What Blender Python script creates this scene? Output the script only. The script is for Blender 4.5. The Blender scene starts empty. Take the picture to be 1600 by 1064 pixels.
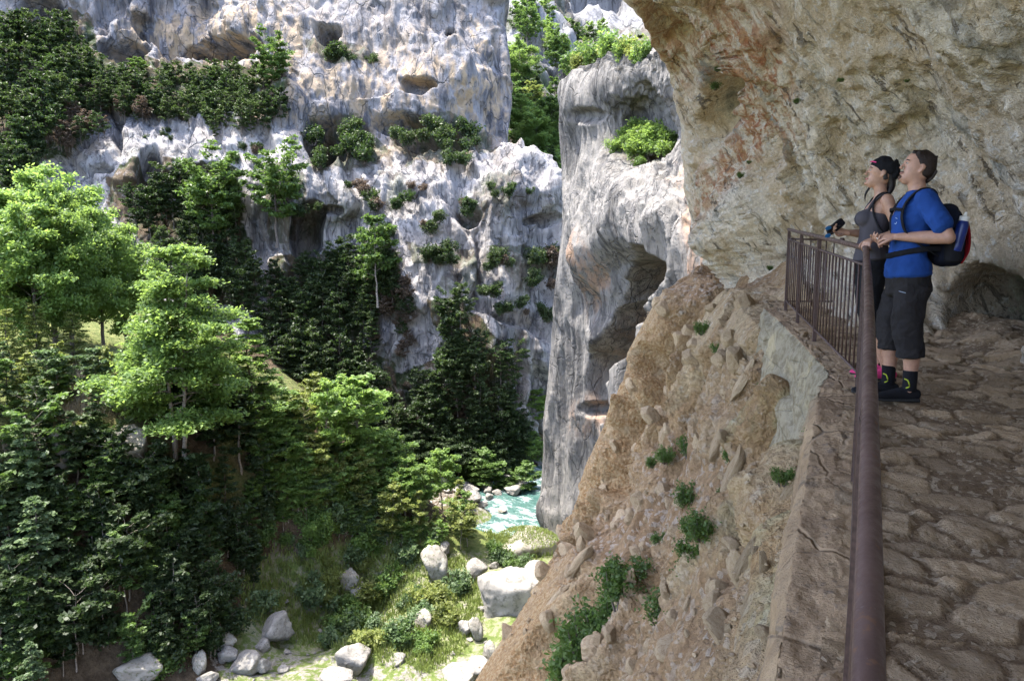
import bpy, math, random
import numpy as np
from mathutils import Vector, Matrix

# ------------------------------------------------------------------ camera, world, sun, exposure
C = bpy.context.scene.collection
SC = bpy.context.scene
PITCH = math.radians(7.0)
FPX = 1100.0                                    # focal length in pixels of the 1600 px wide photograph
cam_d = bpy.data.cameras.new('camera')
cam = bpy.data.objects.new('camera', cam_d); C.objects.link(cam)
cam_d.sensor_width = 36.0; cam_d.lens = FPX / 1600 * 36
cam_d.clip_start = 0.05; cam_d.clip_end = 3000
cam.location = (0, 0, 0); cam.rotation_euler = (math.pi / 2 - PITCH, 0, 0)
SC.camera = cam

SUN_EL, SUN_AZ = math.radians(71), math.radians(-92)     # azimuth measured from +Y, negative = to the left
sun_dir = Vector((math.cos(SUN_EL) * math.sin(SUN_AZ), math.cos(SUN_EL) * math.cos(SUN_AZ), math.sin(SUN_EL)))
W = bpy.data.worlds.new('World'); SC.world = W; W.use_nodes = True
wn = W.node_tree.nodes; wl = W.node_tree.links
sky = wn.new('ShaderNodeTexSky'); sky.sky_type = 'NISHITA'; sky.sun_disc = False
sky.sun_elevation = SUN_EL; sky.sun_rotation = SUN_AZ
sky.altitude = 800; sky.air_density = 0.75; sky.dust_density = 4.0
wl.new(sky.outputs[0], wn['Background'].inputs['Color'])
wn['Background'].inputs['Strength'].default_value = 0.15
sl = bpy.data.lights.new('sun', 'SUN'); sl.energy = 2.0; sl.angle = math.radians(0.5); sl.color = (1.0, 0.95, 0.86)
so = bpy.data.objects.new('sun', sl); C.objects.link(so)
so.rotation_euler = sun_dir.to_track_quat('Z', 'Y').to_euler(); so.location = (0, 0, 60)
vs = SC.view_settings; SC.display_settings.display_device = 'sRGB'
vs.view_transform = 'Standard'; vs.look = 'None'; vs.gamma = 1; vs.use_curve_mapping = False
vs.exposure = 3.05
SC.cycles.max_bounces = 8; SC.cycles.diffuse_bounces = 5; SC.cycles.glossy_bounces = 2
SC.cycles.transmission_bounces = 6; SC.cycles.transparent_max_bounces = 6
SC.cycles.sample_clamp_indirect = 8
SC.cycles.use_denoising = True

# ------------------------------------------------------------------ projection helpers (pixel of the 1600x1064 photo <-> metres)
cp, sp = math.cos(PITCH), math.sin(PITCH)
def P(px, py, Y):
    px = np.asarray(px, float); py = np.asarray(py, float); Y = np.asarray(Y, float)
    v = (532 - py) / FPX; u = (px - 800) / FPX
    dy = cp + sp * v; dz = -sp + cp * v
    return np.stack([u / dy * Y, Y + 0 * u, dz / dy * Y], -1)
def PV(px, py, Y): return Vector(P(px, py, Y).tolist())
def interp(x, xs, ys): return np.interp(x, xs, ys)
def sstep(a, b, x):
    t = np.clip((x - a) / (b - a), 0, 1); return t * t * (3 - 2 * t)

# ------------------------------------------------------------------ numpy noise
_r = np.random.RandomState(7)
_perm = _r.permutation(256); _perm = np.concatenate([_perm] * 3)
_g = _r.normal(size=(256, 3)); _g /= np.linalg.norm(_g, axis=1)[:, None]
_rv = _r.rand(256, 8)
def _h(ix, iy, iz): return _perm[_perm[_perm[ix & 255] + (iy & 255)] + (iz & 255)]
def perlin(p):
    i = np.floor(p).astype(np.int64); f = p - i; u = f * f * f * (f * (f * 6 - 15) + 10)
    out = 0
    for a in (0, 1):
        wa = u[..., 0] if a else 1 - u[..., 0]
        for b in (0, 1):
            wb = u[..., 1] if b else 1 - u[..., 1]
            for c in (0, 1):
                wc = u[..., 2] if c else 1 - u[..., 2]
                g = _g[_h(i[..., 0] + a, i[..., 1] + b, i[..., 2] + c)]
                out = out + wa * wb * wc * (g[..., 0] * (f[..., 0] - a) + g[..., 1] * (f[..., 1] - b) + g[..., 2] * (f[..., 2] - c))
    return out * 1.5
def fbm(p, o=4, gain=.5):
    s = 0; a = 1
    for k in range(o): s = s + a * perlin(p * 2.03 ** k + 17.3 * k); a *= gain
    return s
def ridged(p, o=3):
    s = 0; a = 1
    for k in range(o): s = s + a * (1 - 2 * np.abs(perlin(p * 2.1 ** k + 9.1 * k))); a *= .5
    return s - .8
def cells(p):
    i = np.floor(p).astype(np.int64)
    F1 = np.full(p.shape[:-1], 9.); F2 = F1.copy(); idx = np.zeros(p.shape[:-1], int); V = np.zeros(p.shape)
    for a in (-1, 0, 1):
        for b in (-1, 0, 1):
            for c in (-1, 0, 1):
                h = _h(i[..., 0] + a, i[..., 1] + b, i[..., 2] + c)
                cen = np.stack([i[..., 0] + a, i[..., 1] + b, i[..., 2] + c], -1) + _rv[h][..., :3]
                v = p - cen; d = np.sqrt((v * v).sum(-1))
                m = d < F1
                F2 = np.where(m, F1, np.minimum(F2, d)); F1 = np.where(m, d, F1)
                idx = np.where(m, h, idx); V = np.where(m[..., None], v, V)
    return F1, F2, idx, V
def facets(p, tilt=1.0):
    i = np.floor(p).astype(np.int64); A = 0; S = 1e-9
    for a in (-1, 0, 1):
        for b in (-1, 0, 1):
            for c in (-1, 0, 1):
                h = _h(i[..., 0] + a, i[..., 1] + b, i[..., 2] + c); r = _rv[h]
                v = p - np.stack([i[..., 0] + a, i[..., 1] + b, i[..., 2] + c], -1) - r[..., :3]
                w_ = np.exp(-48 * (v * v).sum(-1)); A = A + w_ * (r[..., 6] - .5 + ((r[..., 3:6] - .5) * 2 * tilt * v).sum(-1)); S = S + w_
    return A / S
def rot(p, axis, deg):
    M = np.array(Matrix.Rotation(math.radians(deg), 3, axis)); return p @ M.T
def tps(xy, val, scale=1.0, smooth=1e-3):
    xy = np.asarray(xy, float) / scale; n = len(xy)
    def ph(d2): return np.where(d2 > 1e-12, d2 * np.log(np.maximum(d2, 1e-12)), 0)
    d2 = ((xy[:, None] - xy[None]) ** 2).sum(-1)
    A = np.zeros((n + 3, n + 3)); A[:n, :n] = ph(d2) + smooth * np.eye(n)
    A[:n, n] = 1; A[:n, n + 1:] = xy; A[n, :n] = 1; A[n + 1:, :n] = xy.T
    w = np.linalg.solve(A, np.concatenate([val, [0, 0, 0]]))
    def ev(x, y):
        x = np.asarray(x, float) / scale; y = np.asarray(y, float) / scale
        s = w[n] + w[n + 1] * x + w[n + 2] * y
        for k in range(n): s = s + w[k] * ph((x - xy[k, 0]) ** 2 + (y - xy[k, 1]) ** 2)
        return s
    return ev

# ------------------------------------------------------------------ mesh + object helpers
def tag(o, label=None, cat=None, group=None, kind=None):
    if label: o['label'] = label
    if cat: o['category'] = cat
    if group: o['group'] = group
    if kind: o['kind'] = kind
    return o
def link(name, data, parent=None, mat=None):
    o = bpy.data.objects.new(name, data); C.objects.link(o)
    if parent: o.parent = parent
    if mat and data is not None:
        for m in (mat if isinstance(mat, (list, tuple)) else [mat]): data.materials.append(m)
    return o
def empty(name, loc=(0, 0, 0), rz=0):
    o = bpy.data.objects.new(name, None); C.objects.link(o); o.location = loc; o.rotation_euler = (0, 0, rz)
    o.empty_display_size = .1
    return o
def mesh_np(name, V, F, smooth=True, attrs=None, midx=None):
    """V (n,3); F (m,k) same-size faces or list of arrays"""
    me = bpy.data.meshes.new(name)
    Fs = F if isinstance(F, list) else [F]
    Fs = [np.asarray(f) for f in Fs if len(f)]
    me.vertices.add(len(V)); me.vertices.foreach_set('co', np.asarray(V, np.float32).ravel())
    nl = sum(f.size for f in Fs); nf = sum(len(f) for f in Fs)
    me.loops.add(nl); me.polygons.add(nf)
    me.loops.foreach_set('vertex_index', np.concatenate([f.ravel() for f in Fs]).astype(np.int32))
    tot = np.concatenate([np.full(len(f), f.shape[1]) for f in Fs])
    me.polygons.foreach_set('loop_start', (np.cumsum(tot) - tot).astype(np.int32))
    me.polygons.foreach_set('loop_total', tot.astype(np.int32))
    me.polygons.foreach_set('use_smooth', np.full(nf, smooth))
    if midx is not None: me.polygons.foreach_set('material_index', np.asarray(midx, np.int32))
    if attrs:
        for k, a in attrs.items():
            dom = 'POINT' if len(a) == len(V) else 'FACE'
            at = me.attributes.new(k, 'FLOAT', dom); at.data.foreach_set('value', np.asarray(a, np.float32))
    me.update(calc_edges=True); me.validate()
    return me
def grid_faces(h, w, flip=False):
    a = np.arange(h * w).reshape(h, w)
    f = np.stack([a[:-1, :-1], a[:-1, 1:], a[1:, 1:], a[1:, :-1]], -1).reshape(-1, 4)
    return f[:, ::-1] if flip else f
def grid_normals(G):
    du = np.gradient(G, axis=1); dv = np.gradient(G, axis=0)
    n = np.cross(du, dv); n /= np.linalg.norm(n, axis=-1)[..., None] + 1e-9
    return n
def grid_obj(name, G, mat, attrs=None, flip=False):
    h, w = G.shape[:2]
    me = mesh_np(name, G.reshape(-1, 3), grid_faces(h, w, flip), True, {k: a.ravel() for k, a in (attrs or {}).items()})
    return link(name, me, None, mat)

# ------------------------------------------------------------------ node material helper
class NT:
    def __init__(s, name):
        s.m = bpy.data.materials.new(name); s.m.use_nodes = True; s.t = s.m.node_tree
        s.t.nodes.clear(); s.out = s.t.nodes.new('ShaderNodeOutputMaterial')
    def n(s, typ, ins=None, **kw):
        nd = s.t.nodes.new('ShaderNode' + typ)
        for k, v in kw.items(): setattr(nd, k, v)
        for k, v in (ins or {}).items():
            sock = nd.inputs[k]
            if isinstance(v, bpy.types.NodeSocket): s.t.links.new(v, sock)
            else: sock.default_value = v
        return nd
    def pos(s): return s.n('TexCoord').outputs['Object']
    def gpos(s): return s.n('NewGeometry').outputs['Position']
    def mapv(s, v, scale=(1, 1, 1), rot=(0, 0, 0)):
        return s.n('Mapping', {'Vector': v, 'Scale': scale, 'Rotation': tuple(math.radians(a) for a in rot)}).outputs[0]
    def noise(s, v, scale, det=4, rough=.55, dist=0.0):
        return s.n('TexNoise', {'Vector': v, 'Scale': scale, 'Detail': det, 'Roughness': rough, 'Distortion': dist}).outputs['Fac']
    def vor(s, v, scale, feature='F1', rand=1.0):
        return s.n('TexVoronoi', {'Vector': v, 'Scale': scale, 'Randomness': rand}, feature=feature).outputs['Distance']
    def ramp(s, f, a, b, lo=0.0, hi=1.0):
        return s.n('MapRange', {'Value': f, 'From Min': a, 'From Max': b, 'To Min': lo, 'To Max': hi}, interpolation_type='SMOOTHSTEP').outputs[0]
    def math(s, op, a, b=0.0): return s.n('Math', {0: a, 1: b}, operation=op).outputs[0]
    def attr(s, name): return s.n('Attribute', attribute_name=name).outputs['Fac']
    def mix(s, f, a, b, bt='MIX'):
        nd = s.t.nodes.new('ShaderNodeMix'); nd.data_type = 'RGBA'; nd.blend_type = bt
        for k, v in ((0, f), (6, a), (7, b)):
            if isinstance(v, bpy.types.NodeSocket): s.t.links.new(v, nd.inputs[k])
            else: nd.inputs[k].default_value = v if k == 0 else (tuple(v) + (1,) if len(v) == 3 else v)
        return nd.outputs[2]
    def bump(s, h, dist, strength=1.0, normal=None):
        ins = {'Height': h, 'Distance': dist, 'Strength': strength}
        if normal is not None: ins['Normal'] = normal
        return s.n('Bump', ins).outputs[0]
    def surf(s, sh):
        s.t.links.new(sh, s.out.inputs[0]); return s.m
    def bsdf(s, col, rough=.9, normal=None, spec=.3, **kw):
        ins = {'Base Color': col if isinstance(col, bpy.types.NodeSocket) else tuple(col) + (1,), 'Roughness': rough, 'Specular IOR Level': spec}
        if normal is not None: ins['Normal'] = normal
        ins.update(kw)
        return s.surf(s.n('BsdfPrincipled', ins).outputs[0])
def simple(name, col, rough=.7, spec=.3, bscale=0, bdist=.002, metal=0., var=.0):
    t = NT(name); c = col
    v = t.pos()
    if var:
        f = t.noise(v, bscale or 20, 3)
        c = t.mix(t.ramp(f, .3, .7), tuple(x * (1 - var) for x in col), tuple(min(1, x * (1 + var)) for x in col))
    nm = t.bump(t.noise(v, bscale, 4), bdist) if bscale else None
    return t.bsdf(c, rough, nm, spec, Metallic=metal)
# ------------------------------------------------------------------ rock / ground materials
def mat_far_rock(name, white, grey, ochre, scale=1.0, streak=1.0, up=0.0):
    """limestone: pale base, long vertical water streaks, ochre patches, pits. attrs: ochre, veg, dark"""
    t = NT(name); v = t.gpos()
    vs_ = t.mapv(v, (1, 1, .10)); vm = t.mapv(v, (1, 1, .35))
    n1 = t.noise(vs_, .55 * scale, 5, .65, .6); n2 = t.noise(vm, .16 * scale, 5, .6, .5); n3 = t.noise(v, .9 * scale, 6, .7)
    n5 = t.noise(vs_, 1.9 * scale, 3, .6, .3)
    st = t.ramp(t.math('ADD', t.math('MULTIPLY', n1, .65), t.math('MULTIPLY', n2, .35)), .44, .60)
    c = t.mix(t.math('MULTIPLY', st, streak), white, grey)
    n7 = t.noise(t.mapv(v, (1, 1, .28)), 3.4 * scale, 3, .6)
    c = t.mix(t.ramp(n5, .56, .66, 0, .6), c, tuple(x * .30 for x in grey))
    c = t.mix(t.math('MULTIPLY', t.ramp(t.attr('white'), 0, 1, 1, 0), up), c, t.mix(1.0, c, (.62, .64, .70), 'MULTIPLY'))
    c = t.mix(t.ramp(n7, .60, .68, 0, .6), c, tuple(x * .35 for x in grey))
    c = t.mix(t.ramp(n5, .30, .42, .3, 0), c, tuple(min(.85, x * 1.15) for x in white))
    oc = t.math('MULTIPLY', t.attr('ochre'), t.ramp(t.noise(t.mapv(v, (1, 1, .4)), .5 * scale, 4, .6), .42, .6))
    c = t.mix(oc, c, ochre)
    c = t.mix(t.ramp(n3, .3, .7, 0, .35), c, (.12, .12, .13))
    pit = t.ramp(t.vor(vm, 1.1 * scale), .0, .22, .8, 0)
    c = t.mix(t.math('MULTIPLY', pit, t.ramp(n2, .45, .6)), c, (.05, .05, .055))
    dv = t.n('VectorMath', {0: t.mapv(v, (1, 1, .38)), 1: t.n('TexNoise', {'Vector': v, 'Scale': .45 * scale, 'Detail': 4.0}).outputs['Color']}, operation='ADD').outputs[0]
    ck = t.ramp(t.vor(dv, .30 * scale, 'DISTANCE_TO_EDGE'), .0, .026, 1, 0); ck2 = t.ramp(t.vor(dv, .85 * scale, 'DISTANCE_TO_EDGE'), .0, .05, 1, 0)
    ck = t.math('MAXIMUM', t.math('MULTIPLY', ck, t.ramp(n2, .42, .55)), t.math('MULTIPLY', ck2, t.ramp(n3, .50, .62)))
    c = t.mix(t.math('MULTIPLY', ck, .6), c, (.06, .06, .062))
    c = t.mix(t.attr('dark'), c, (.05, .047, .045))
    vg = t.math('MULTIPLY', t.attr('veg'), t.ramp(n3, .25, .5))
    c = t.mix(vg, c, t.mix(t.ramp(n1, .4, .6), (.030, .042, .016), (.075, .055, .035)))
    h = t.math('ADD', t.math('SUBTRACT', t.math('MULTIPLY', n1, 1.0), t.math('MULTIPLY', ck, .6)), t.math('ADD', t.math('MULTIPLY', n3, .8), t.math('MULTIPLY', n5, .35)))
    nm = t.bump(h, .35 / scale, .9)
    return t.bsdf(c, .92, nm, .2)
M = {}
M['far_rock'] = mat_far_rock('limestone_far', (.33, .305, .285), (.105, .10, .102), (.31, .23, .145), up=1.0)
M['distant_rock'] = mat_far_rock('limestone_distant', (.22, .215, .215), (.14, .14, .145), (.28, .23, .17), .35)
M['pillar_rock'] = mat_far_rock('limestone_pillar', (.175, .163, .147), (.055, .052, .048), (.30, .19, .12), 1.6, .95)

def mat_wall():
    t = NT('limestone_wall'); v = t.gpos()
    # bedding runs from upper left to lower right as seen from the path
    r = t.mapv(v, (1, 1, 1), (0, 35, 0)); d = t.mapv(r, (1.6, .9, .35))
    n1 = t.noise(d, 1.1, 6, .65, .4); n2 = t.noise(v, .55, 5, .6); n3 = t.noise(v, 8, 6, .75); n4 = t.noise(d, 4.5, 5, .7, .8)
    n6 = t.noise(v, 22, 4, .75)
    c = t.mix(t.ramp(n1, .40, .60), (.64, .505, .35), (.80, .70, .56))
    c = t.mix(t.ramp(n2, .5, .68, 0, .8), c, (.58, .46, .31))
    c = t.mix(t.ramp(n3, .52, .62, 0, .8), c, (.78, .74, .68))
    c = t.mix(t.ramp(n4, .58, .68, 0, .8), c, (.24, .21, .15))
    c = t.mix(t.math('MULTIPLY', t.ramp(n2, .42, .5, 1, 0), t.ramp(n1, .5, .62)), c, (.30, .29, .25))
    o = t.math('MULTIPLY', t.attr('ochre'), t.ramp(n4, .44, .56))
    c = t.mix(o, c, t.mix(t.ramp(n3, .4, .6), (.36, .135, .06), (.52, .30, .15)))
    cr = t.ramp(t.vor(t.mapv(t.mapv(v, (1, 1, 1), (0, 35, 0)), (2.2, 2.2, .7)), 1.6, 'DISTANCE_TO_EDGE'), 0, .02, 1, 0)
    cr = t.math('MULTIPLY', t.ramp(t.noise(t.mapv(t.mapv(v, (1, 1, 1), (0, 35, 0)), (3.2, 3.2, .55)), 2.2, 4, .65, 1.2), .57, .63), t.ramp(t.noise(v, 1.2, 3), .45, .6))
    c = t.mix(t.math('MULTIPLY', cr, .75), c, (.07, .055, .04))
    pit = t.math('MULTIPLY', t.ramp(t.vor(d, 7), .0, .25, 1, 0), t.ramp(n1, .5, .65))
    c = t.mix(t.math('MULTIPLY', pit, .7), c, (.09, .075, .055))
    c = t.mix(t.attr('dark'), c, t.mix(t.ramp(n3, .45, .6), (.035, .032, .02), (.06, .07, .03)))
    c = t.mix(t.ramp(n6, .35, .65, 0, .3), c, (.16, .13, .10))
    h = t.math('ADD', t.math('ADD', t.math('MULTIPLY', n4, 1.0), t.math('MULTIPLY', n3, .7)), t.math('SUBTRACT', t.math('MULTIPLY', n6, .3), t.math('MULTIPLY', cr, .5)))
    nm = t.bump(h, .17, 1.0)
    return t.bsdf(c, .9, nm, .25)
M['wall_rock'] = mat_wall()

def mat_slope():
    t = NT('rubble_slope'); v = t.gpos()
    d = t.mapv(t.mapv(v, (1, 1, 1), (0, -35, 0)), (1.5, 1.5, .45))
    n1 = t.noise(d, 1.0, 6, .65, .4); n3 = t.noise(v, 4, 6, .7); n4 = t.noise(v, 16, 4, .75)
    dirt = t.attr('dirt')
    rock = t.mix(t.ramp(n1, .42, .58), (.36, .235, .12), (.50, .375, .225))
    rock = t.mix(t.ramp(n3, .55, .68, 0, .7), rock, (.52, .48, .42))
    rock = t.mix(t.math('MULTIPLY', t.attr('ochre'), t.ramp(n3, .36, .52)), rock, t.mix(t.ramp(n4, .4, .6), (.36, .20, .075), (.44, .32, .18)))
    rock = t.mix(t.math('MULTIPLY', t.attr('green'), t.ramp(n1, .40, .58, 0, .85)), rock, (.33, .33, .17))
    grav = t.vor(v, 14); pebble = t.n('TexVoronoi', {'Vector': v, 'Scale': 14.0}).outputs['Color']
    soil = t.mix(t.ramp(n3, .35, .65), (.25, .152, .08), (.36, .24, .135))
    soil = t.mix(t.ramp(t.n('SeparateColor', {0: pebble}).outputs[0], .7, .9, 0, .8), soil, (.42, .35, .28))
    c = t.mix(t.math('MULTIPLY', dirt, t.ramp(n4, .2, .5)), rock, soil)
    c = t.mix(t.ramp(n4, .35, .6, .35, 0), c, (.10, .07, .05))
    h = t.math('ADD', t.math('ADD', t.math('MULTIPLY', n3, .9), t.math('MULTIPLY', n4, .4)), t.math('MULTIPLY', grav, -.35))
    return t.bsdf(c, .95, t.bump(h, .15, 1.0), .2)
M['slope'] = mat_slope()
def mat_looserock(name, a, b, c2, sc=1.0):
    t = NT(name); v = t.pos(); g = t.n('ObjectInfo').outputs['Random']
    n1 = t.noise(v, 1.5 * sc, 5, .65); n3 = t.noise(v, 7 * sc, 5, .7)
    c = t.mix(t.ramp(n1, .38, .6), a, b)
    c = t.mix(t.ramp(n3, .50, .64, 0, .85), c, c2)
    c = t.mix(t.math('MULTIPLY', g, .35), c, tuple(x * .55 for x in a))
    h = t.math('ADD', n3, t.math('MULTIPLY', t.noise(v, 25 * sc, 4, .7), .3))
    return t.bsdf(c, .92, t.bump(h, .06 / sc, 1), .2)
M['loose_rock'] = mat_looserock('loose_shards', (.31, .215, .125), (.42, .32, .20), (.48, .40, .30), 3)
M['boulder'] = mat_looserock('river_boulder', (.19, .178, .158), (.29, .272, .245), (.10, .095, .082), .8)
M['boulder_grey'] = mat_looserock('mossy_boulder', (.22, .20, .17), (.30, .28, .24), (.09, .10, .05), .8)

def mat_path():
    t = NT('cobbled_path'); v = t.gpos()
    st = t.attr('stone'); cr = t.attr('crnd')
    n2 = t.noise(v, 3, 5, .65); n3 = t.noise(v, 14, 5, .7); n4 = t.noise(v, 55, 4, .75)
    stone = t.mix(t.ramp(n2, .35, .65), (.40, .275, .155), (.56, .41, .26))
    stone = t.mix(t.math('MULTIPLY', cr, .75), stone, (.19, .135, .085))
    stone = t.mix(t.ramp(n3, .56, .68, 0, .5), stone, (.40, .33, .25))
    soil = t.mix(t.ramp(n3, .35, .65), (.135, .086, .048), (.20, .135, .078))
    peb = t.n('SeparateColor', {0: t.n('TexVoronoi', {'Vector': v, 'Scale': 38.0}).outputs['Color']}).outputs[0]
    soil = t.mix(t.ramp(peb, .68, .9, 0, .85), soil, (.38, .30, .21))
    c = t.mix(t.math('MULTIPLY', st, t.ramp(n3, .22, .42)), soil, stone)
    c = t.mix(t.ramp(n4, .3, .55, .35, 0), c, (.10, .07, .045))
    h = t.math('ADD', t.math('MULTIPLY', n3, .8), t.math('MULTIPLY', n4, .45))
    return t.bsdf(c, .85, t.bump(h, .04, 1), .3)
M['path'] = mat_path()
def mat_parapet():
    t = NT('mortared_parapet'); v = t.gpos()
    n2 = t.noise(v, 1.6, 5, .65); n3 = t.noise(v, 9, 5, .7); n4 = t.noise(v, 45, 4, .75)
    top = t.mix(t.ramp(n2, .38, .62), (.24, .16, .095), (.34, .235, .14))
    top = t.mix(t.ramp(n3, .56, .66, 0, .6), top, (.12, .095, .08))
    face = t.mix(t.ramp(n3, .36, .60), (.155, .125, .08), (.26, .225, .16))
    face = t.mix(t.ramp(n2, .52, .66, 0, .7), face, (.40, .33, .20))
    c = t.mix(t.attr('face'), top, face)
    cr = t.ramp(t.vor(t.mapv(v, (1, .6, 1)), 2.2, 'DISTANCE_TO_EDGE'), 0, .03, .75, 0)
    c = t.mix(t.math('MULTIPLY', cr, t.math('MULTIPLY', t.ramp(n2, .5, .6), t.ramp(t.attr('face'), 0, 1, 1, .15))), c, (.08, .06, .045))
    c = t.mix(t.ramp(n4, .3, .5, .4, 0), c, (.1, .08, .06))
    h = t.math('ADD', t.math('MULTIPLY', n3, 1.0), t.math('MULTIPLY', n4, .4))
    return t.bsdf(c, .9, t.bump(t.math('SUBTRACT', h, t.math('MULTIPLY', cr, .6)), .03, 1), .25)
M['parapet'] = mat_parapet()
def mat_ground():
    t = NT('valley_ground'); v = t.gpos()
    n1 = t.noise(v, .35, 5, .6); n3 = t.noise(v, 1.6, 6, .7); n4 = t.noise(v, 6, 4, .7)
    grass = t.mix(t.ramp(n3, .35, .65), (.075, .105, .028), (.16, .175, .06))
    litter = t.mix(t.ramp(n3, .35, .65), (.045, .032, .020), (.095, .07, .045))
    stone = t.mix(t.ramp(n4, .4, .6), (.15, .14, .12), (.23, .215, .19))
    c = t.mix(t.attr('grass'), litter, grass)
    c = t.mix(t.math('MULTIPLY', t.attr('stony'), t.ramp(n3, .46, .56)), c, stone)
    h = t.math('ADD', n3, t.math('MULTIPLY', n4, .5))
    return t.bsdf(c, .95, t.bump(h, .35, .8), .15)
M['ground'] = mat_ground()
def mat_water():
    t = NT('river_water'); v = t.gpos()
    f = t.mapv(v, (1, 1, 1), (0, 0, 38)); s = t.mapv(f, (.30, 1.0, 1))
    n1 = t.noise(s, .55, 6, .7, 1.2); n2 = t.noise(s, 2.0, 5, .7, .6)
    foam = t.math('MULTIPLY', t.ramp(n1, .47, .58), t.ramp(n2, .36, .55))
    c = t.mix(t.ramp(n2, .3, .7), (.03, .075, .066), (.06, .115, .10))
    c = t.mix(foam, c, (.28, .33, .32))
    h = t.math('ADD', n1, t.math('MULTIPLY', n2, .5))
    rg = t.math('ADD', t.math('MULTIPLY', foam, .5), .12)
    return t.bsdf(c, rg, t.bump(h, .35, .9), .5)
M['water'] = mat_water()

# ------------------------------------------------------------------ foliage
def mat_leaf(name, dark, light, trans, tf=.42, rough=.5):
    t = NT(name); r = t.attr('rnd'); o = t.n('ObjectInfo').outputs['Random']
    c = t.mix(r, dark, light)
    c = t.mix(t.math('MULTIPLY', o, .55), c, tuple(x * .62 for x in dark))
    tc = t.mix(t.math('MULTIPLY', o, .5), trans, tuple(x * .62 for x in trans))
    d = t.n('BsdfPrincipled', {'Base Color': c, 'Roughness': rough, 'Specular IOR Level': .3}).outputs[0]
    tr = t.n('BsdfTranslucent', {'Color': tc}).outputs[0]
    return t.surf(t.n('MixShader', {0: tf, 1: d, 2: tr}).outputs[0])
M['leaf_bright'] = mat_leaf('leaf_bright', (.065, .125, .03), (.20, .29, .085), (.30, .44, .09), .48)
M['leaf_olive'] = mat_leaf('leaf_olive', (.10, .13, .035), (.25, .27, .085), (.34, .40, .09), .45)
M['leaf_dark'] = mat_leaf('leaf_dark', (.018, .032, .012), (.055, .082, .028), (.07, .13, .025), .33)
M['leaf_blue'] = mat_leaf('leaf_blue', (.05, .085, .035), (.14, .19, .09), (.16, .26, .08), .35)
M['leaf_brown'] = mat_leaf('leaf_brown', (.09, .065, .045), (.16, .12, .085), (.16, .11, .07), .3)
M['leaf_cave'] = mat_leaf('leaf_shade', (.05, .095, .022), (.13, .19, .055), (.17, .29, .05), .35)
M['leaf_dull'] = mat_leaf('leaf_dull', (.030, .046, .018), (.075, .10, .038), (.09, .15, .03), .33)
M['blade'] = mat_leaf('grass_blade', (.10, .14, .035), (.24, .27, .09), (.32, .40, .10), .4)
M['straw'] = mat_leaf('dry_straw', (.28, .23, .15), (.45, .38, .27), (.35, .28, .17), .3)
M['bark'] = simple('bark', (.11, .09, .075), .9, .2, 12, .01, var=.35)
M['bark_pale'] = simple('bark_pale', (.20, .17, .14), .9, .2, 12, .01, var=.35)
# ------------------------------------------------------------------ relief surfaces: real depth, real size
def relief(rows, outl, outr, ctrl, nu, scale=300., smooth=1e-3, upow=1.0):
    """rows: py values; outl/outr: px at left/right edge by row; ctrl: (px,py,Y). returns px,py,Y,G grids and depth function"""
    D = tps([(a, b) for a, b, _ in ctrl], np.array([math.log(c) for _, _, c in ctrl]), scale, smooth)
    u = np.linspace(0, 1, nu) ** upow
    py = np.repeat(np.asarray(rows, float)[:, None], nu, 1)
    L = np.array([outl(y) for y in rows])[:, None]; R = np.array([outr(y) for y in rows])[:, None]
    px = L + (R - L) * u[None]
    Y = np.exp(D(px, py))
    return px, py, Y, P(px, py, Y), (lambda a, b: np.exp(D(a, b)))
def curl_edge(G, side, n, step, away, lat):
    """continue the sheet past its silhouette: a quarter turn, then away from the viewer"""
    e = G[:, 0] if side == 'L' else G[:, -1]
    cols = []
    away = np.asarray(away, float); lat = np.asarray(lat, float)
    for k in range(1, n + 1):
        a = min(1.0, k / (n * .35)) * math.pi / 2
        s = step * k ** 1.35
        cols.append(e + away * s * math.sin(a) + lat * step * 2.2 * math.sin(a))
    cols = np.stack(cols, 1)
    return np.concatenate([cols[:, ::-1], G], 1) if side == 'L' else np.concatenate([G, cols], 1)
def padc(A, n, side='L'):
    pad = np.repeat(A[:, :1] if side == 'L' else A[:, -1:], n, 1)
    return np.concatenate([pad, A] if side == 'L' else [A, pad], 1)
def blob(px, py, cx, cy, rx, ry, soft=.35, a=0.0):
    x = px - cx; y = py - cy; ca, sa = math.cos(a), math.sin(a)
    d = np.sqrt(((x * ca + y * sa) / rx) ** 2 + ((-x * sa + y * ca) / ry) ** 2)
    return 1 - sstep(1 - soft, 1 + soft, d)
def inpoly(px, py, poly):
    c = np.zeros(np.shape(px), bool); n = len(poly)
    for i in range(n):
        x1, y1 = poly[i]; x2, y2 = poly[(i + 1) % n]
        if y1 == y2: continue
        cr = ((y1 > py) != (y2 > py)) & (px < (x2 - x1) * (py - y1) / (y2 - y1) + x1)
        c ^= cr
    return c

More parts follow.
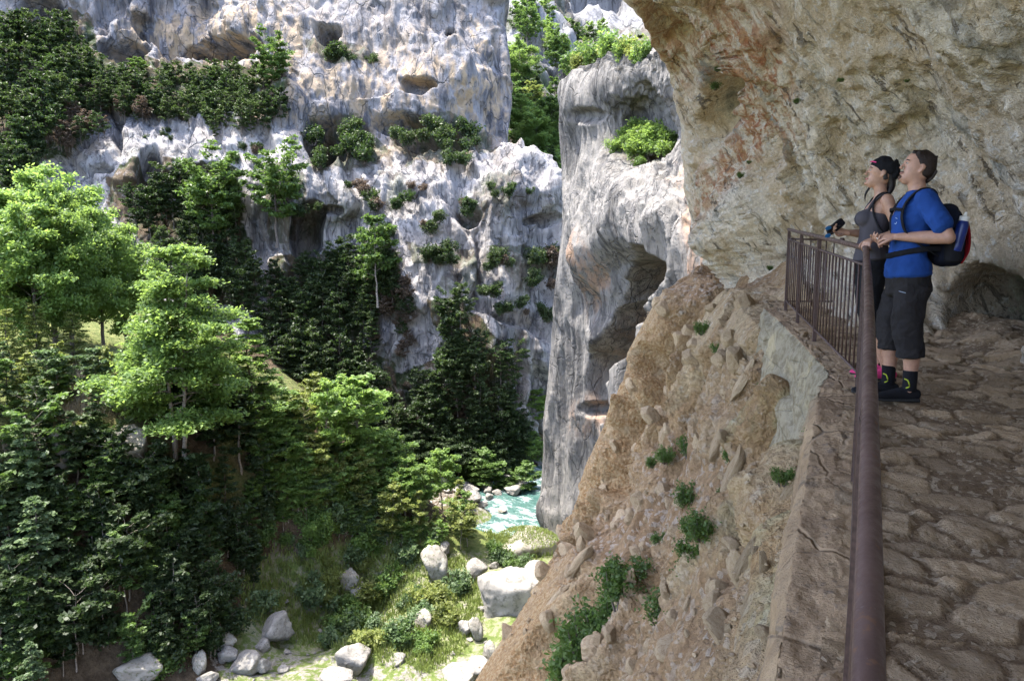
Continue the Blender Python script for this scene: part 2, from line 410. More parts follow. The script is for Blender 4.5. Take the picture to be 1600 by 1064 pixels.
# ---- far cliff --------------------------------------------------------------
VEG = [  # vegetated ledges and gullies of the far cliff, (photo pixels at the cliff's own distance)
    ([(-300, 20), (130, 25), (150, 90), (240, 105), (440, 110), (460, 150), (430, 185), (300, 200), (150, 165), (100, 235), (60, 240), (40, 300), (-300, 300)], 'forest'),
    ([(170, 270), (240, 255), (300, 262), (370, 265), (372, 330), (395, 420), (420, 470), (300, 470), (230, 400), (170, 320)], 'forest'),
    ([(425, 400), (520, 400), (620, 395), (640, 430), (600, 470), (560, 540), (620, 570), (600, 640), (420, 640), (410, 520)], 'forest'),
    ([(680, 470), (720, 465), (760, 520), (820, 580), (800, 640), (850, 680), (850, 760), (560, 760), (580, 600), (680, 560)], 'forest'),
    ([(478, 190), (560, 190), (610, 230), (560, 265), (500, 275), (475, 250)], 'shrub'),
    ([(600, 205), (640, 190), (700, 180), (770, 205), (780, 235), (700, 245), (640, 250)], 'shrub'),
    ([(480, 72), (560, 72), (600, 100), (540, 110), (490, 95)], 'shrub'),
    ([(630, 380), (740, 385), (750, 420), (650, 410)], 'shrub'),
    ([(770, 380), (880, 385), (885, 440), (800, 420)], 'shrub'),
    ([(700, 310), (760, 310), (760, 340), (715, 340)], 'shrub'),
    ([(410, 270), (470, 275), (475, 380), (415, 380)], 'shrub'),
]
rows = np.concatenate([np.linspace(-260, -10, 40), np.linspace(-6, 700, 400), np.linspace(705, 830, 40)])
fc_r = lambda y: interp(y, [-260, 0, 60, 150, 215, 255, 330, 400, 560, 640, 700, 830], [800, 786, 792, 800, 790, 852, 868, 884, 900, 930, 1000, 1060])
ctrl = [(-300, -260, 112), (0, -260, 122), (400, -260, 130), (800, -260, 128),
        (-300, 0, 108), (0, 0, 122), (200, 0, 127), (400, 0, 126), (600, 0, 120), (790, 0, 128),
        (-300, 120, 100), (0, 120, 112), (200, 90, 124), (330, 110, 124), (450, 110, 116), (600, 120, 117), (720, 120, 115), (800, 130, 124),
        (-200, 260, 92), (30, 260, 103), (130, 180, 112), (200, 240, 107), (330, 200, 113), (450, 200, 112), (560, 200, 114), (640, 215, 112), (780, 215, 118),
        (0, 380, 95), (200, 380, 101), (330, 330, 107), (400, 300, 103), (440, 420, 104), (520, 300, 106), (600, 280, 106), (700, 260, 107), (800, 260, 107), (865, 320, 112),
        (520, 390, 107), (600, 400, 102), (700, 380, 101), (820, 400, 104), (884, 420, 110),
        (100, 560, 88), (300, 560, 93), (450, 560, 98), (560, 520, 100), (640, 540, 100), (740, 500, 98), (850, 520, 104), (930, 560, 110),
        (450, 680, 94), (600, 650, 96), (720, 660, 98), (830, 640, 103), (930, 660, 110),
        (0, 830, 82), (400, 830, 88), (700, 830, 93), (900, 830, 102)]
px, py, Y, G, FCD = relief(rows, lambda y: -330.0, fc_r, ctrl, 470)
w = G.copy()
n = 0
n += 1.9 * ridged(w * np.array([.055, .03, .018]), 2)
n += .4 * fbm(w * np.array([.16, .16, .055]) + 5, 3, .45)
q = rot(w, 'Y', 12) + .5 * fbm(w * .25, 3)[..., None]
n += 3.4 * facets(q * np.array([.085, .05, .038]) + .35 * fbm(w * .1, 2)[..., None], .9)
n += 1.5 * facets(q * np.array([.22, .14, .08]) + 3, 1.0) + .8 * facets(q * np.array([.5, .35, .16]) + 9, 1.2)
n += .45 * facets(w * np.array([.6, .5, .36]) + .25 * fbm(w * .5, 2)[..., None], 1.0)
n += .28 * fbm(w * np.array([.9, .9, .22]) + 2, 4, .5)
# thin water-worn flutes
n += .22 * ridged(w * np.array([1.1, .3, .10]) + 8, 2)
upper = 1 - sstep(190, 235, py)
n *= (1 - .38 * upper * sstep(350, 480, px)) * (1 - .35 * blob(px, py, 250, 240, 330, 110, .5))
# big features of the photo: brows, caves, arch, recesses (positive pushes the rock towards us)
n += 2.6 * blob(px, py, 540, 160, 130, 55, .8) - 2 * blob(px, py, 600, 215, 160, 20, .8)
n += 1.2 * blob(px, py, 395, 30, 60, 60, .9)
n += 2.0 * blob(px, py, 310, 45, 200, 30, .9)
cave = np.zeros_like(px)
caves = [(516, 60, 19, 15, 26, 0.1), (345, 84, 72, 18, 13, -.05), (703, 46, 8, 9, 12, 0), (508, 225, 28, 30, 9, -.3), (236, 268, 15, 34, 6, .35), (480, 360, 26, 46, 7, .2), (655, 138, 26, 14, 4, 0),
         (668, 205, 70, 14, 6, .12), (845, 345, 18, 7, 3, 0), (730, 325, 26, 18, 3, 0), (300, 275, 60, 12, 5, -.1), (150, 262, 22, 8, 3, 0), (60, 20, 40, 22, 5, .2), (200, 90, 40, 14, 5, 0), (520, 330, 14, 10, 2.5, 0)]
for (cx, cy, rx, ry, dp, a) in caves:
    m = blob(px + 8 * perlin(w * .3), py + 7 * perlin(w * .3 + 4), cx, cy, rx, ry, .09 if dp > 12 else .2, a); n -= dp * m; cave = np.maximum(cave, m * min(1, dp / 10))
nr = grid_normals(G); nr *= np.sign((nr * -G).sum(-1))[..., None]
G = G + nr * n[..., None]
G = curl_edge(G, 'R', 26, .5, (-.06, 1.0, 0), (.5, 0, 0))
px2 = padc(px, 26, 'R'); py2 = padc(py, 26, 'R')
veg = np.zeros_like(px2); wx = px2 + 14 * fbm(G * .12, 3); wy = py2 + 9 * fbm(G * .12 + 7, 3)
for poly, k in VEG: veg = np.maximum(veg, inpoly(wx, wy, poly) * (1.0 if k == 'forest' else .75))
veg = np.maximum(veg, sstep(.25, .5, fbm(G * .09 + 3, 3)) * sstep(230, 260, py2) * .6)
och = blob(px2, py2, 330, 60, 130, 50, .6) * .9 + blob(px2, py2, 600, 160, 260, 90, .6) * .55 + blob(px2, py2, 748, 110, 16, 80, .5) + blob(px2, py2, 700, 170, 70, 50, .6) * .8 + .25 * (py2 < 200)
dark = np.zeros_like(px2)
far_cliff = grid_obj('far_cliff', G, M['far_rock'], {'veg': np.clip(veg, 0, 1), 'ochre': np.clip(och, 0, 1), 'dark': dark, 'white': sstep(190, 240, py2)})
tag(far_cliff, kind='structure')

# ---- cliff plateau behind the upper edge closes the top, the gap on the right shows the next slopes
rows = np.linspace(-420, 420, 170)
ctrl = [(600, -400, 330), (900, -400, 360), (1200, -400, 330), (640, 0, 250), (760, 0, 255), (860, -60, 330), (960, -40, 330), (1100, 0, 300),
        (790, 60, 225), (870, 90, 220), (960, 60, 300), (900, 20, 325), (830, 30, 235), (880, 140, 205), (960, 160, 200), (1060, 140, 215), (780, 160, 190), (830, 220, 165), (880, 260, 150),
        (950, 260, 140), (760, 300, 160), (880, 400, 118), (1050, 380, 120), (700, 400, 150)]
px, py, Y, G, HD = relief(rows, lambda y: 620.0, lambda y: 1250.0, ctrl, 150)
w = G.copy()
n = 5 * ridged(w * .022, 3) + 5 * facets(w * np.array([.045, .03, .025]), 1) + 2.2 * facets(w * np.array([.13, .1, .08]), 1) + 1.2 * fbm(w * .2, 3)
n = n * interp(py, [-400, 120, 240, 400], [1, 1, .5, .3])
nr = grid_normals(G); nr *= np.sign((nr * -G).sum(-1))[..., None]
G = G + nr * n[..., None]
vg = sstep(-.1, .25, fbm(G * .03 + 2, 3)) * .8
vg = np.maximum(vg, sstep(95, 130, py))
vg *= 1 - .9 * sstep(0, 25, 0 * py + (HD(px, py) - 290)) * (fbm(G * .02, 2) < .15)
distant = grid_obj('distant_hillside', G, M['distant_rock'], {'veg': np.clip(vg, 0, 1), 'ochre': 0 * px, 'dark': 0 * px})
tag(distant, kind='structure')

# ---- pillar: the tall wall of our own bank, further down the gorge
rows = np.concatenate([np.linspace(66, 96, 24), np.linspace(98, 860, 400)])
pl_l = lambda y: interp(y, [66, 84, 92, 100, 112, 130, 160, 200, 300, 350, 450, 600, 680, 750, 800, 830, 860], [1012, 992, 948, 925, 898, 883, 874, 873, 878, 880, 867, 855, 848, 846, 842, 848, 850])
ctrl = [(1000, 66, 60), (1040, 66, 52), (1150, 66, 42), (925, 100, 68), (1000, 110, 56), (1060, 120, 46), (1150, 120, 38), (876, 160, 74), (950, 170, 64), (1010, 170, 60), (1050, 200, 55), (1150, 200, 36),
        (878, 300, 74), (930, 250, 66), (985, 262, 57), (1040, 262, 52), (1010, 300, 50), (1060, 330, 41), (1150, 330, 32), (930, 350, 60), (1000, 380, 47), (1060, 420, 38), (1150, 420, 30), (900, 420, 64),
        (870, 500, 71), (930, 500, 61), (1000, 520, 50), (1080, 520, 38), (855, 620, 74), (910, 620, 66), (970, 620, 55), (1080, 640, 40), (846, 760, 77), (900, 760, 68), (960, 760, 58), (846, 850, 76), (900, 850, 66), (980, 860, 52), (1080, 800, 40)]
px, py, Y, G, PLD = relief(rows, pl_l, lambda y: 1175.0, ctrl, 250, upow=1.1)
w = G.copy()
n = 1.3 * ridged(w * np.array([.14, .10, .035]), 2) + .55 * ridged(w * np.array([.5, .3, .06]) + 5, 2) + .16 * fbm(w * np.array([1.1, .8, .12]), 3, .5)
n += .18 * ridged(w * np.array([2.2, 1.2, .16]) + 2, 2)
n += .7 * facets(w * np.array([.22, .16, .07]), .8) * sstep(380, 450, py) + .08 * facets(w * np.array([.7, .7, .3]), .8)
# alcove under the draped brow, hollow over the bush ledge, notch
awx = px + 9 * perlin(w * .22); awy = py + 9 * perlin(w * .22 + 4)
alc = np.maximum(blob(awx, awy, 985, 450, 40, 58, .22, .45), blob(awx, awy, 945, 560, 26, 95, .35, .22))
alc = np.maximum(alc, blob(px, py, 935, 640, 28, 16, .4))
n -= 14 * alc
n -= 2.5 * blob(px, py, 940, 450, 40, 60, .5, .3)
n -= .5 * blob(px, py, 1015, 195, 40, 40, .8, -.5)
n += 1.0 * blob(px, py, 1015, 330, 50, 55, .8) - 1.0 * blob(px, py, 925, 180, 20, 10, .6)
n += .7 * blob(px, py, 900, 150, 30, 45, .8)
nr = grid_normals(G); nr *= np.sign((nr * -G).sum(-1))[..., None]
fade = np.clip((px - pl_l(py)) / 8, .15, 1)
G = G + nr * (n * fade)[..., None]
G = curl_edge(G, 'L', 24, .30, (.75, .65, 0), (-.4, .1, 0))
px = padc(px, 24); py = padc(py, 24); alc = padc(alc, 24)
# top: carry the sheet back over the crown
top = []
for k in range(1, 16): top.append(G[0] + np.array([.5, .55, -.04]) * (.5 * k ** 1.4))
G = np.concatenate([np.stack(top[::-1], 0), G], 0); npd = 15
padr = lambda A: np.concatenate([np.repeat(A[:1], npd, 0), A], 0)
px, py, alc = padr(px), padr(py), padr(alc)
och = np.clip(alc * 1.1 * (px > 900) + blob(px, py, 905, 430, 14, 60, .5) * .9 + sstep(1060, 1085, px) * .9 * (py > 260) + blob(px, py, 930, 650, 40, 30, .6) * .8, 0, 1)
dark = np.clip(blob(px, py, 985, 440, 28, 50, .7, .5) * .6 + blob(px, py, 935, 640, 26, 12, .5) * .85 + blob(px, py, 960, 540, 26, 60, .6, .3) * .55, 0, 1) * (.5 + .5 * sstep(-.3, .2, fbm(G * .5, 3)))  # darkens the alcove recess: painted-in shade together with black stain
veg = blob(px, py, 1000, 225, 45, 22, .6) * .9
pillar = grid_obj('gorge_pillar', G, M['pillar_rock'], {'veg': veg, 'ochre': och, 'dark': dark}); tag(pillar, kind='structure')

# ---- valley floor and the hill that falls to the river -----------------------
tc = [(760, 1064, 46), (600, 1064, 45), (450, 1064, 44), (350, 1064, 43.5), (750, 960, 53), (600, 980, 51), (450, 960, 53), (520, 900, 58), (700, 880, 61), (790, 880, 63), (850, 880, 64),
      (820, 845, 68.5), (715, 772, 83), (738, 792, 79.5), (690, 790, 78), (700, 762, 90), (760, 752, 95), (830, 738, 100), (700, 700, 98), (800, 660, 104), (600, 640, 100),
      (700, 800, 70), (620, 760, 66), (610, 850, 62), (500, 705, 62), (500, 800, 58), (430, 880, 55.5), (400, 722, 56), (270, 765, 50), (270, 850, 47.5), (270, 950, 45.5), (330, 1010, 46), (150, 1064, 41), (0, 1064, 38),
      (0, 860, 42), (0, 710, 45), (100, 650, 50), (0, 565, 60), (100, 525, 66), (250, 560, 68), (400, 600, 75), (500, 645, 84), (400, 560, 92), (200, 470, 92), (0, 430, 90), (-200, 430, 70), (-200, 700, 42), (-200, 1064, 34)]
xyz = P([a for a, _, _ in tc], [b for _, b, _ in tc], [c for _, _, c in tc]).tolist()
xyz += [(2, 79, -32.2), (4, 88, -32.2), (-2, 84, -32.2), (10, 96, -32.2), (-3.5, 77, -32.0), (20, 104, -32.3), (-8, 80, -31.6), (30, 112, -32), (12, 84, -32), (22, 92, -32),
        (-16, 84, -30.5), (-10, 76, -29.0), (5, 50, -26), (10, 50, -22), (3, 42, -27), (0, 36, -27), (-15, 36, -27), (-35, 30, -26), (15, 30, -14), (18, 120, -22), (50, 125, -24), (0, 125, -12), (-60, 100, 0), (-90, 80, 10), (-90, 40, -5), (60, 90, -25), (20, 66, -26), (12, 62, -26)]
xyz = np.array(xyz)
TZ = tps(xyz[:, :2], xyz[:, 2], 30., 2e-3)
def terrain_base(x, y): return TZ(x, y)
def terrain(x, y):
    p = np.stack([x, y, 0 * np.asarray(x, float)], -1)
    z = TZ(x, y)
    wet = sstep(-31.2, -29.5, z)
    return z + (.55 * fbm(p * .16, 3) + .28 * facets(p * .45 + 3, .8) + .14 * fbm(p * 1.1, 3)) * (.25 + .75 * wet)
gx, gy = np.meshgrid(np.linspace(-90, 60, 420), np.linspace(26, 130, 330))
gz = terrain(gx, gy); G = np.stack([gx, gy, gz], -1)
gpx = 800 + FPX * (gx / (gy * cp - gz * sp)); gpy = 532 - FPX * ((gz * cp + gy * sp) / (gy * cp - gz * sp))
gr = np.maximum(inpoly(gpx, gpy, [(400, 880), (520, 850), (760, 800), (900, 800), (900, 1100), (330, 1100)]) * 1.0, sstep(.0, .3, fbm(G * .12, 3)) * .7 * (gpy < 800))
gr = np.maximum(gr, inpoly(gpx, gpy, [(-50, 420), (300, 500), (500, 640), (420, 700), (250, 640), (-50, 640)]) * .8)
sy = np.maximum(sstep(985, 1040, gpy) * (gpx > 330), sstep(-28.9, -30.0, TZ(gx, gy)) * (gy > 72)) * 1.0
sy = np.maximum(sy, .55 * (gpx > 380) * (gpy > 860))
ground = grid_obj('ground', G, M['ground'], {'grass': gr, 'stony': sy}); tag(ground, kind='structure')
# reaches the horizon behind everything
gx, gy = np.meshgrid(np.linspace(-900, 900, 24), np.linspace(-300, 1500, 24))
gz = np.full(gx.shape, -60.0)
tag(grid_obj('terrain', np.stack([gx, gy, gz], -1), M['ground'], {'grass': 0 * gx + .5, 'stony': 0 * gx}), kind='structure')
# river
gx, gy = np.meshgrid(np.linspace(-26, 50, 240), np.linspace(68, 128, 190))
p = np.stack([gx, gy, 0 * gx], -1); pr = rot(p, 'Z', -38)
gz = -31.0 + .10 * fbm(pr * np.array([.35, .9, 1]), 4) + .05 * ridged(pr * np.array([.8, 2.0, 1]), 2)
tag(grid_obj('river', np.stack([gx, gy, gz], -1), M['water']), kind='structure')

def ray_terrain(px, py, y0=33, y1=125, n=420):
    ys = np.linspace(y0, y1, n); p = P(np.full(n, px), np.full(n, py), ys)
    d = p[:, 2] - TZ(p[:, 0], p[:, 1]); k = np.argmax(d < 0)
    if d[k] >= 0: return None
    x, y = p[k, 0], p[k, 1]
    return (x, y, float(terrain(np.array([x]), np.array([y]))[0]))

# ---- overhanging wall above the path: a shell round the look-out ---------------
def azel(p):
    p = np.asarray(p, float); r = np.sqrt((p * p).sum(-1))
    return np.degrees(np.arctan2(p[..., 0], p[..., 1])), np.degrees(np.arcsin(p[..., 2] / r)), r
wc = [(945, 0, 12.5), (1000, 60, 13), (1045, 130, 14.5), (1058, 200, 16), (1062, 300, 17), (1085, 380, 17.5), (1108, 430, 17.5),
      (1000, 0, 10.8), (1080, 0, 9.3), (1180, 0, 7.7), (1300, 0, 6.2), (1450, 0, 4.9), (1600, 0, 4.0),
      (1110, 80, 12), (1150, 110, 9.8), (1110, 200, 14), (1130, 215, 12.6), (1110, 330, 15.5), (1130, 400, 15.5), (1150, 300, 13), (1180, 380, 12.8), (1170, 220, 11.2), (1220, 100, 8.4),
      (1250, 200, 8.9), (1250, 300, 9.9), (1240, 400, 10.9), (1220, 470, 11.2), (1300, 150, 7.6), (1320, 300, 9.0), (1320, 420, 9.7), (1330, 500, 9.4),
      (1400, 150, 6.5), (1420, 300, 7.9), (1430, 420, 8.1), (1430, 535, 7.5), (1520, 200, 5.8), (1500, 350, 7.1), (1530, 480, 7.6), (1560, 560, 6.6), (1600, 100, 4.8), (1600, 300, 5.7), (1600, 480, 6.6), (1600, 600, 5.7)]
a, e, r = azel(P([q[0] for q in wc], [q[1] for q in wc], [q[2] for q in wc]))
A = list(zip(a, e, r))
A += [(3, 22.5, 17.5), (-8, 24.5, 18.5), (-16, 27.5, 17), (-30, 30, 13.5), (-50, 33, 10.5), (-80, 36, 8.5), (-115, 41, 7), (-150, 50, 6), (-60, 50, 8), (-100, 65, 6.5), (15, 35, 8.0), (0, 60, 6.5),  (40, 35, 4.6), (60, 25, 3.9), (60, 0, 4.5), (60, -20, 4.6), (90, 0, 3.0), (90, -30, 3.2),
      (90, 30, 3.2), (120, 0, 2.8), (120, 40, 3.2), (150, 0, 2.9), (172, 0, 3.4), (150, -30, 3.2), (90, 70, 4.8), (0, 85, 5.6), (120, 75, 5), (-120, 75, 6), (25, -14, 12), (40, -22, 6.8), (50, -30, 5.2)]
WD = tps([(q[0], q[1]) for q in A], np.array([math.log(q[2]) for q in A]), 40., 2e-3)
els = np.concatenate([np.linspace(-32, -10, 40), np.linspace(-9.6, 24, 250), np.linspace(24.4, 40, 50), np.linspace(41, 88, 44)])
sil_el = [-40, -4, -1.5, 1, 5.2, 9.8, 13.3, 17, 19.6, 21.5, 23.4, 27.5, 30, 33, 36, 40, 48, 60, 88]
sil_az = [17, 16.4, 15.6, 14.4, 13.4, 13.1, 12.2, 9.8, 7.4, 2, -6, -16, -30, -50, -80, -115, -150, -176, -179]  # unseen roof lip above the view, shaped to shade path and slope
nA = 330
uu = np.concatenate([np.linspace(0, .78, 270, endpoint=False), np.linspace(.78, 1, 60)])
azL = interp(els, sil_el, sil_az)
azg = np.zeros((len(els), nA)); elg = np.repeat(els[:, None], nA, 1)
for i in range(len(els)):
    l = azL[i]; mid = max(37.5, l + 37)
    mid = min(mid, 150)
    azg[i] = np.where(uu < .78, l + (mid - l) * uu / .78, mid + (176 - mid) * (uu - .78) / .22)
R = np.exp(WD(azg, elg))
G = np.stack([R * np.cos(np.radians(elg)) * np.sin(np.radians(azg)), R * np.cos(np.radians(elg)) * np.cos(np.radians(azg)), R * np.sin(np.radians(elg))], -1)
w = G.copy(); q = rot(w, 'Y', 35)              # bedding dips to the right
wp = q + .25 * fbm(w * .6, 3)[..., None]
n = .26 * ridged(wp * np.array([.30, .22, .09]), 2) + .34 * facets(wp * np.array([.55, .4, .2]), .7) + .17 * facets(wp * np.array([1.5, 1.1, .5]) + 3, 1)
n += .16 * fbm(wp * np.array([1.2, 1, .45]), 4, .6) + .075 * facets(wp * np.array([4.2, 3.5, 1.5]) + 1, 1) + .055 * fbm(w * 3.2, 4, .62)
n += .035 * ridged(wp * np.array([6, 5, 1.4]), 2)
near = np.clip(R / 9, .45, 1.3)
n *= near
gpx = 800 + FPX * (w[..., 0] / (w[..., 1] * cp - w[..., 2] * sp)); gpy = 532 - FPX * ((w[..., 2] * cp + w[..., 1] * sp) / (w[..., 1] * cp - w[..., 2] * sp))
front = (w[..., 1] > .5)
gpx = np.where(front, gpx, 9999); gpy = np.where(front, gpy, 9999)
hollow = blob(gpx, gpy, 1560, 490, 62, 72, .45); n -= .55 * hollow
n -= .9 * blob(gpx, gpy, 1112, 160, 10, 70, .6) * 1.0
n += .7 * blob(gpx, gpy, 1165, 340, 35, 60, .7) - .7 * blob(gpx, gpy, 1120, 410, 18, 40, .6)
nr = grid_normals(G); nr *= np.sign((nr * -G).sum(-1))[..., None]
colf = np.clip(np.arange(nA) / 6, .2, 1)[None]
G = G + nr * (n * colf)[..., None]
WALL_G = G.copy()
nc = 26; e0 = G[:, 0]; cols = []
k_up = sstep(19, 25, els)[:, None]
aw = (1 - k_up) * np.array([.80, .58, .10]) + k_up * np.array([.10, .15, 1.0])
lt = (1 - k_up) * np.array([-.25, .1, 0]) + k_up * np.array([-.35, .25, 0.1])
for k in range(1, nc + 1):
    aa = min(1, k / 9) * math.pi / 2; s = .22 * k ** (1.35 + .12 * 1)
    cols.append(e0 + aw * s * math.sin(aa) * (1 + .9 * k_up) + lt * .7 * math.sin(aa))
cols = np.stack(cols, 1)
cols += (.35 * fbm(cols * .5, 3) * np.clip(np.arange(1, nc + 1) / 6, 0, 1)[None])[..., None] * np.array([.6, -.6, .3])
G = np.concatenate([cols[:, ::-1], G], 1)
px = padc(gpx, nc); py = padc(gpy, nc)
och = np.clip(blob(px, py, 1165, 80, 55, 85, .6, -.3) + blob(px, py, 1185, 170, 50, 80, .6, -.4) * .9 + blob(px, py, 1140, 210, 16, 120, .6) + blob(px, py, 1110, 350, 22, 90, .6) * 1.0 + blob(px, py, 1010, 70, 45, 70, .7, -.6) * .7 + blob(px, py, 1090, 60, 40, 90, .8) * .5, 0, 1)
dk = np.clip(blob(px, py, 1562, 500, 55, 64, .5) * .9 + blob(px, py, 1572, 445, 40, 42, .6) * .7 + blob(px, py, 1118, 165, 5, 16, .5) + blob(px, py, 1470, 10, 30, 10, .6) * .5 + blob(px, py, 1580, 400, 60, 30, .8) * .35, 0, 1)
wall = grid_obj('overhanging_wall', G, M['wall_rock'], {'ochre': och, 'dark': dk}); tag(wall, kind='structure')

# ---- rubble slope under the path -----------------------------------------------
rows = np.concatenate([np.linspace(408, 440, 16), np.linspace(442, 1090, 330), np.linspace(1100, 1900, 60)])
sl_l = lambda y: interp(y, [408, 420, 432, 455, 500, 560, 620, 690, 760, 820, 870, 940, 1000, 1064, 1300, 1900], [1128, 1112, 1085, 1047, 1018, 985, 962, 938, 905, 888, 872, 836, 803, 762, 620, 300])
sl_r = lambda y: interp(y, [408, 455, 490, 600, 700, 1064, 1400, 1900], [1245, 1262, 1275, 1365, 1345, 1320, 1330, 1500])
ctrl = [(1240, 480, 10.2), (1180, 440, 13), (1128, 408, 18), (1100, 428, 16.5), (1047, 455, 17), (1240, 408, 12), (1150, 520, 11.6), (1205, 545, 9.6), (1230, 560, 9.0), (1250, 620, 7.7), (1290, 612, 7.4), (1310, 665, 6.2), (1365, 600, 6.6), (1275, 720, 4.85), (1350, 700, 5.4), (1255, 850, 3.62), (1235, 1000, 2.88), (1225, 1064, 2.62), (1325, 1064, 3.2), (1335, 850, 4.3), (1200, 1300, 2.3), (1150, 1900, 1.6),
        (1100, 600, 11.8), (1060, 540, 14.2), (962, 620, 15.8), (1000, 700, 13), (1100, 750, 9.6), (1180, 760, 7.4), (905, 760, 15), (888, 820, 14.4), (970, 850, 11.5), (1060, 900, 8.6), (1150, 950, 5.4), (836, 940, 13), (910, 980, 10.5), (1000, 1050, 7.8), (762, 1064, 12), (880, 1064, 9.6), (620, 1300, 10), (950, 1300, 5.8), (400, 1900, 7), (800, 1900, 3.6)]
px, py, Y, G, SLD = relief(rows, sl_l, sl_r, ctrl, 330)
w = G.copy(); q = rot(rot(w, 'Z', -20), 'Y', -35)     # slabs dip down to the left
wp = q + .22 * fbm(w * .7, 3)[..., None]
slab = sstep(.35, .75, (px - sl_l(py)) / (sl_r(py) - sl_l(py)))
n = .72 * facets(wp * np.array([.85, .6, .18]), 1.1) + .42 * facets(wp * np.array([1.9, 1.5, .40]) + 3, 1.2) + .14 * facets(wp * np.array([4, 3.2, 1.6]) + 1, 1)
n += .12 * fbm(w * 1.3, 4, .6) + .04 * fbm(w * 5, 3, .6)
edge = 1 - sstep(0, .28, (px - sl_l(py)) / (sl_r(py) - sl_l(py)))
n += edge * (.16 * facets(w * np.array([1.1, 1.1, .6]) + 7, 1.2) + .10 * facets(w * np.array([3.3, 3, 1.6]) + 7, 1.2))
# smooth gullies of scree
gul = np.maximum(blob(px, py, 1060, 720, 60, 40, .7, -.6), blob(px, py, 1040, 800, 150, 40, .7, -.5))
gul = np.maximum(gul, blob(px, py, 1150, 640, 50, 110, .8, .5) * .4)
gul = np.maximum(gul, blob(px, py, 1130, 450, 90, 28, .6, -.1) * .9)
gul = np.maximum(gul, blob(px, py, 1100, 1000, 130, 110, .8, -.4) * .7)
gul = np.clip(gul + .35 * fbm(w * .8, 3), 0, 1)
n *= (1 - .7 * gul) * np.clip(Y / 9, .4, 1.25)
nr = grid_normals(G); nr *= np.sign((nr * -G).sum(-1))[..., None]
fade = np.clip((px - sl_l(py)) / 22, .3, 1) * np.clip((sl_r(py) - 40 - px) / 60, .15, 1)
n = np.clip(n, -.6, .42)
G = G + nr * (n * fade)[..., None]
SLOPE_G, SLOPE_PX, SLOPE_PY = G.copy(), px.copy(), py.copy()
G = curl_edge(G, 'L', 24, .18, (.35, .75, -.55), (-.25, .1, .0))
px, py, gul, slab = padc(px, 24), padc(py, 24), padc(gul, 24), padc(slab, 24)
uL = (px - sl_l(py)) / (sl_r(py) - sl_l(py))
och = np.clip((1 - sstep(.05, .30, uL)) * 1.0 + .45 * (fbm(G * .5 + 3, 3) > .1), 0, 1) * sstep(470, 520, py)
grn = slab * sstep(600, 660, py) * (1 - sstep(980, 1050, py)) * sstep(-.3, .1, fbm(G * .5, 3))
slope = grid_obj('rubble_slope', G, M['slope'], {'dirt': np.clip(gul * 1.3, 0, 1), 'ochre': och, 'green': grn}); tag(slope, kind='structure')

# ---- path and parapet -------------------------------------------------------------
RV = PV(1353, 388, 5.3)                              # rail corner
RN = PV(1357, 1064, .88)                            # rail near the camera
RF = PV(1233, 359, 9.3)                              # far end of the rail
def railx(Yv): return np.where(np.asarray(Yv) < RV.y, RV.x + (np.asarray(Yv) - RV.y) * (RV.x - RN.x) / (RV.y - RN.y), RV.x + (np.asarray(Yv) - RV.y) * (RF.x - RV.x) / (RF.y - RV.y))
def zpath(Yv): return interp(Yv, [-4, 0, 1, 2.5, 4.4, 5.0, 5.8, 7.3, 9.3, 12], [-1.72, -1.62, -1.56, -1.42, -1.16, -1.08, -1.01, -.90, -.76, -.7])
wallx = lambda Yv: interp(Yv, [-4, 0, 3, 6, 7.5, 8.5, 10, 12], [3.6, 4.1, 4.9, 5.8, 5.9, 5.8, 5.2, 5.0])
yy = np.concatenate([np.linspace(-3.5, 1.2, 50), np.linspace(1.25, 6.5, 330), np.linspace(6.53, 11.5, 120)])
s = np.linspace(0, 1, 210) ** 1.25
GY = np.repeat(yy[:, None], 210, 1); X0 = railx(yy)[:, None] - .10; GX = X0 + (wallx(yy)[:, None] - X0) * s[None]
along = rot(np.stack([GX, GY, 0 * GX], -1), 'Z', 27)  # x' across the path, y' along it
cpt = along * np.array([3.3, 5.6, 1]) + .22 * fbm(along * np.array([2, 2, 1]), 3)[..., None]
F1, F2, idx, V = cells(cpt * np.array([1, 1, 0]) + np.array([0, 0, .37]))
rr = _rv[idx]
st = sstep(.06, .15, F2 - F1) * (rr[..., 7] > .22)
lift = (.010 + .012 * rr[..., 6]) * st + st * ((rr[..., 3:5] - .5) * V[..., :2]).sum(-1) * .035
steps = .022 * (1 - ((along[..., 1] / .62 + .25 * fbm(along * .8, 2)) % 1.0))
pz = zpath(GY) + lift + steps + .015 * fbm(along * 3, 3) + .006 * facets(along * 9, 1.2) + .005 * fbm(along * 22, 3)
rise = sstep(.62, 1.0, (GX - X0) / (wallx(yy)[:, None] - X0 - 0.9)); pz += .14 * rise * (1 + .5 * fbm(along * 1.6, 3)) + .06 * rise * facets(along * 3, 1)
PATHZ = lambda x, y: float(zpath(y)) + .03
path = grid_obj('path', np.stack([GX, GY, pz], -1), M['path'], {'stone': st * (1 - .6 * rise), 'crnd': rr[..., 5]}); tag(path, kind='structure')
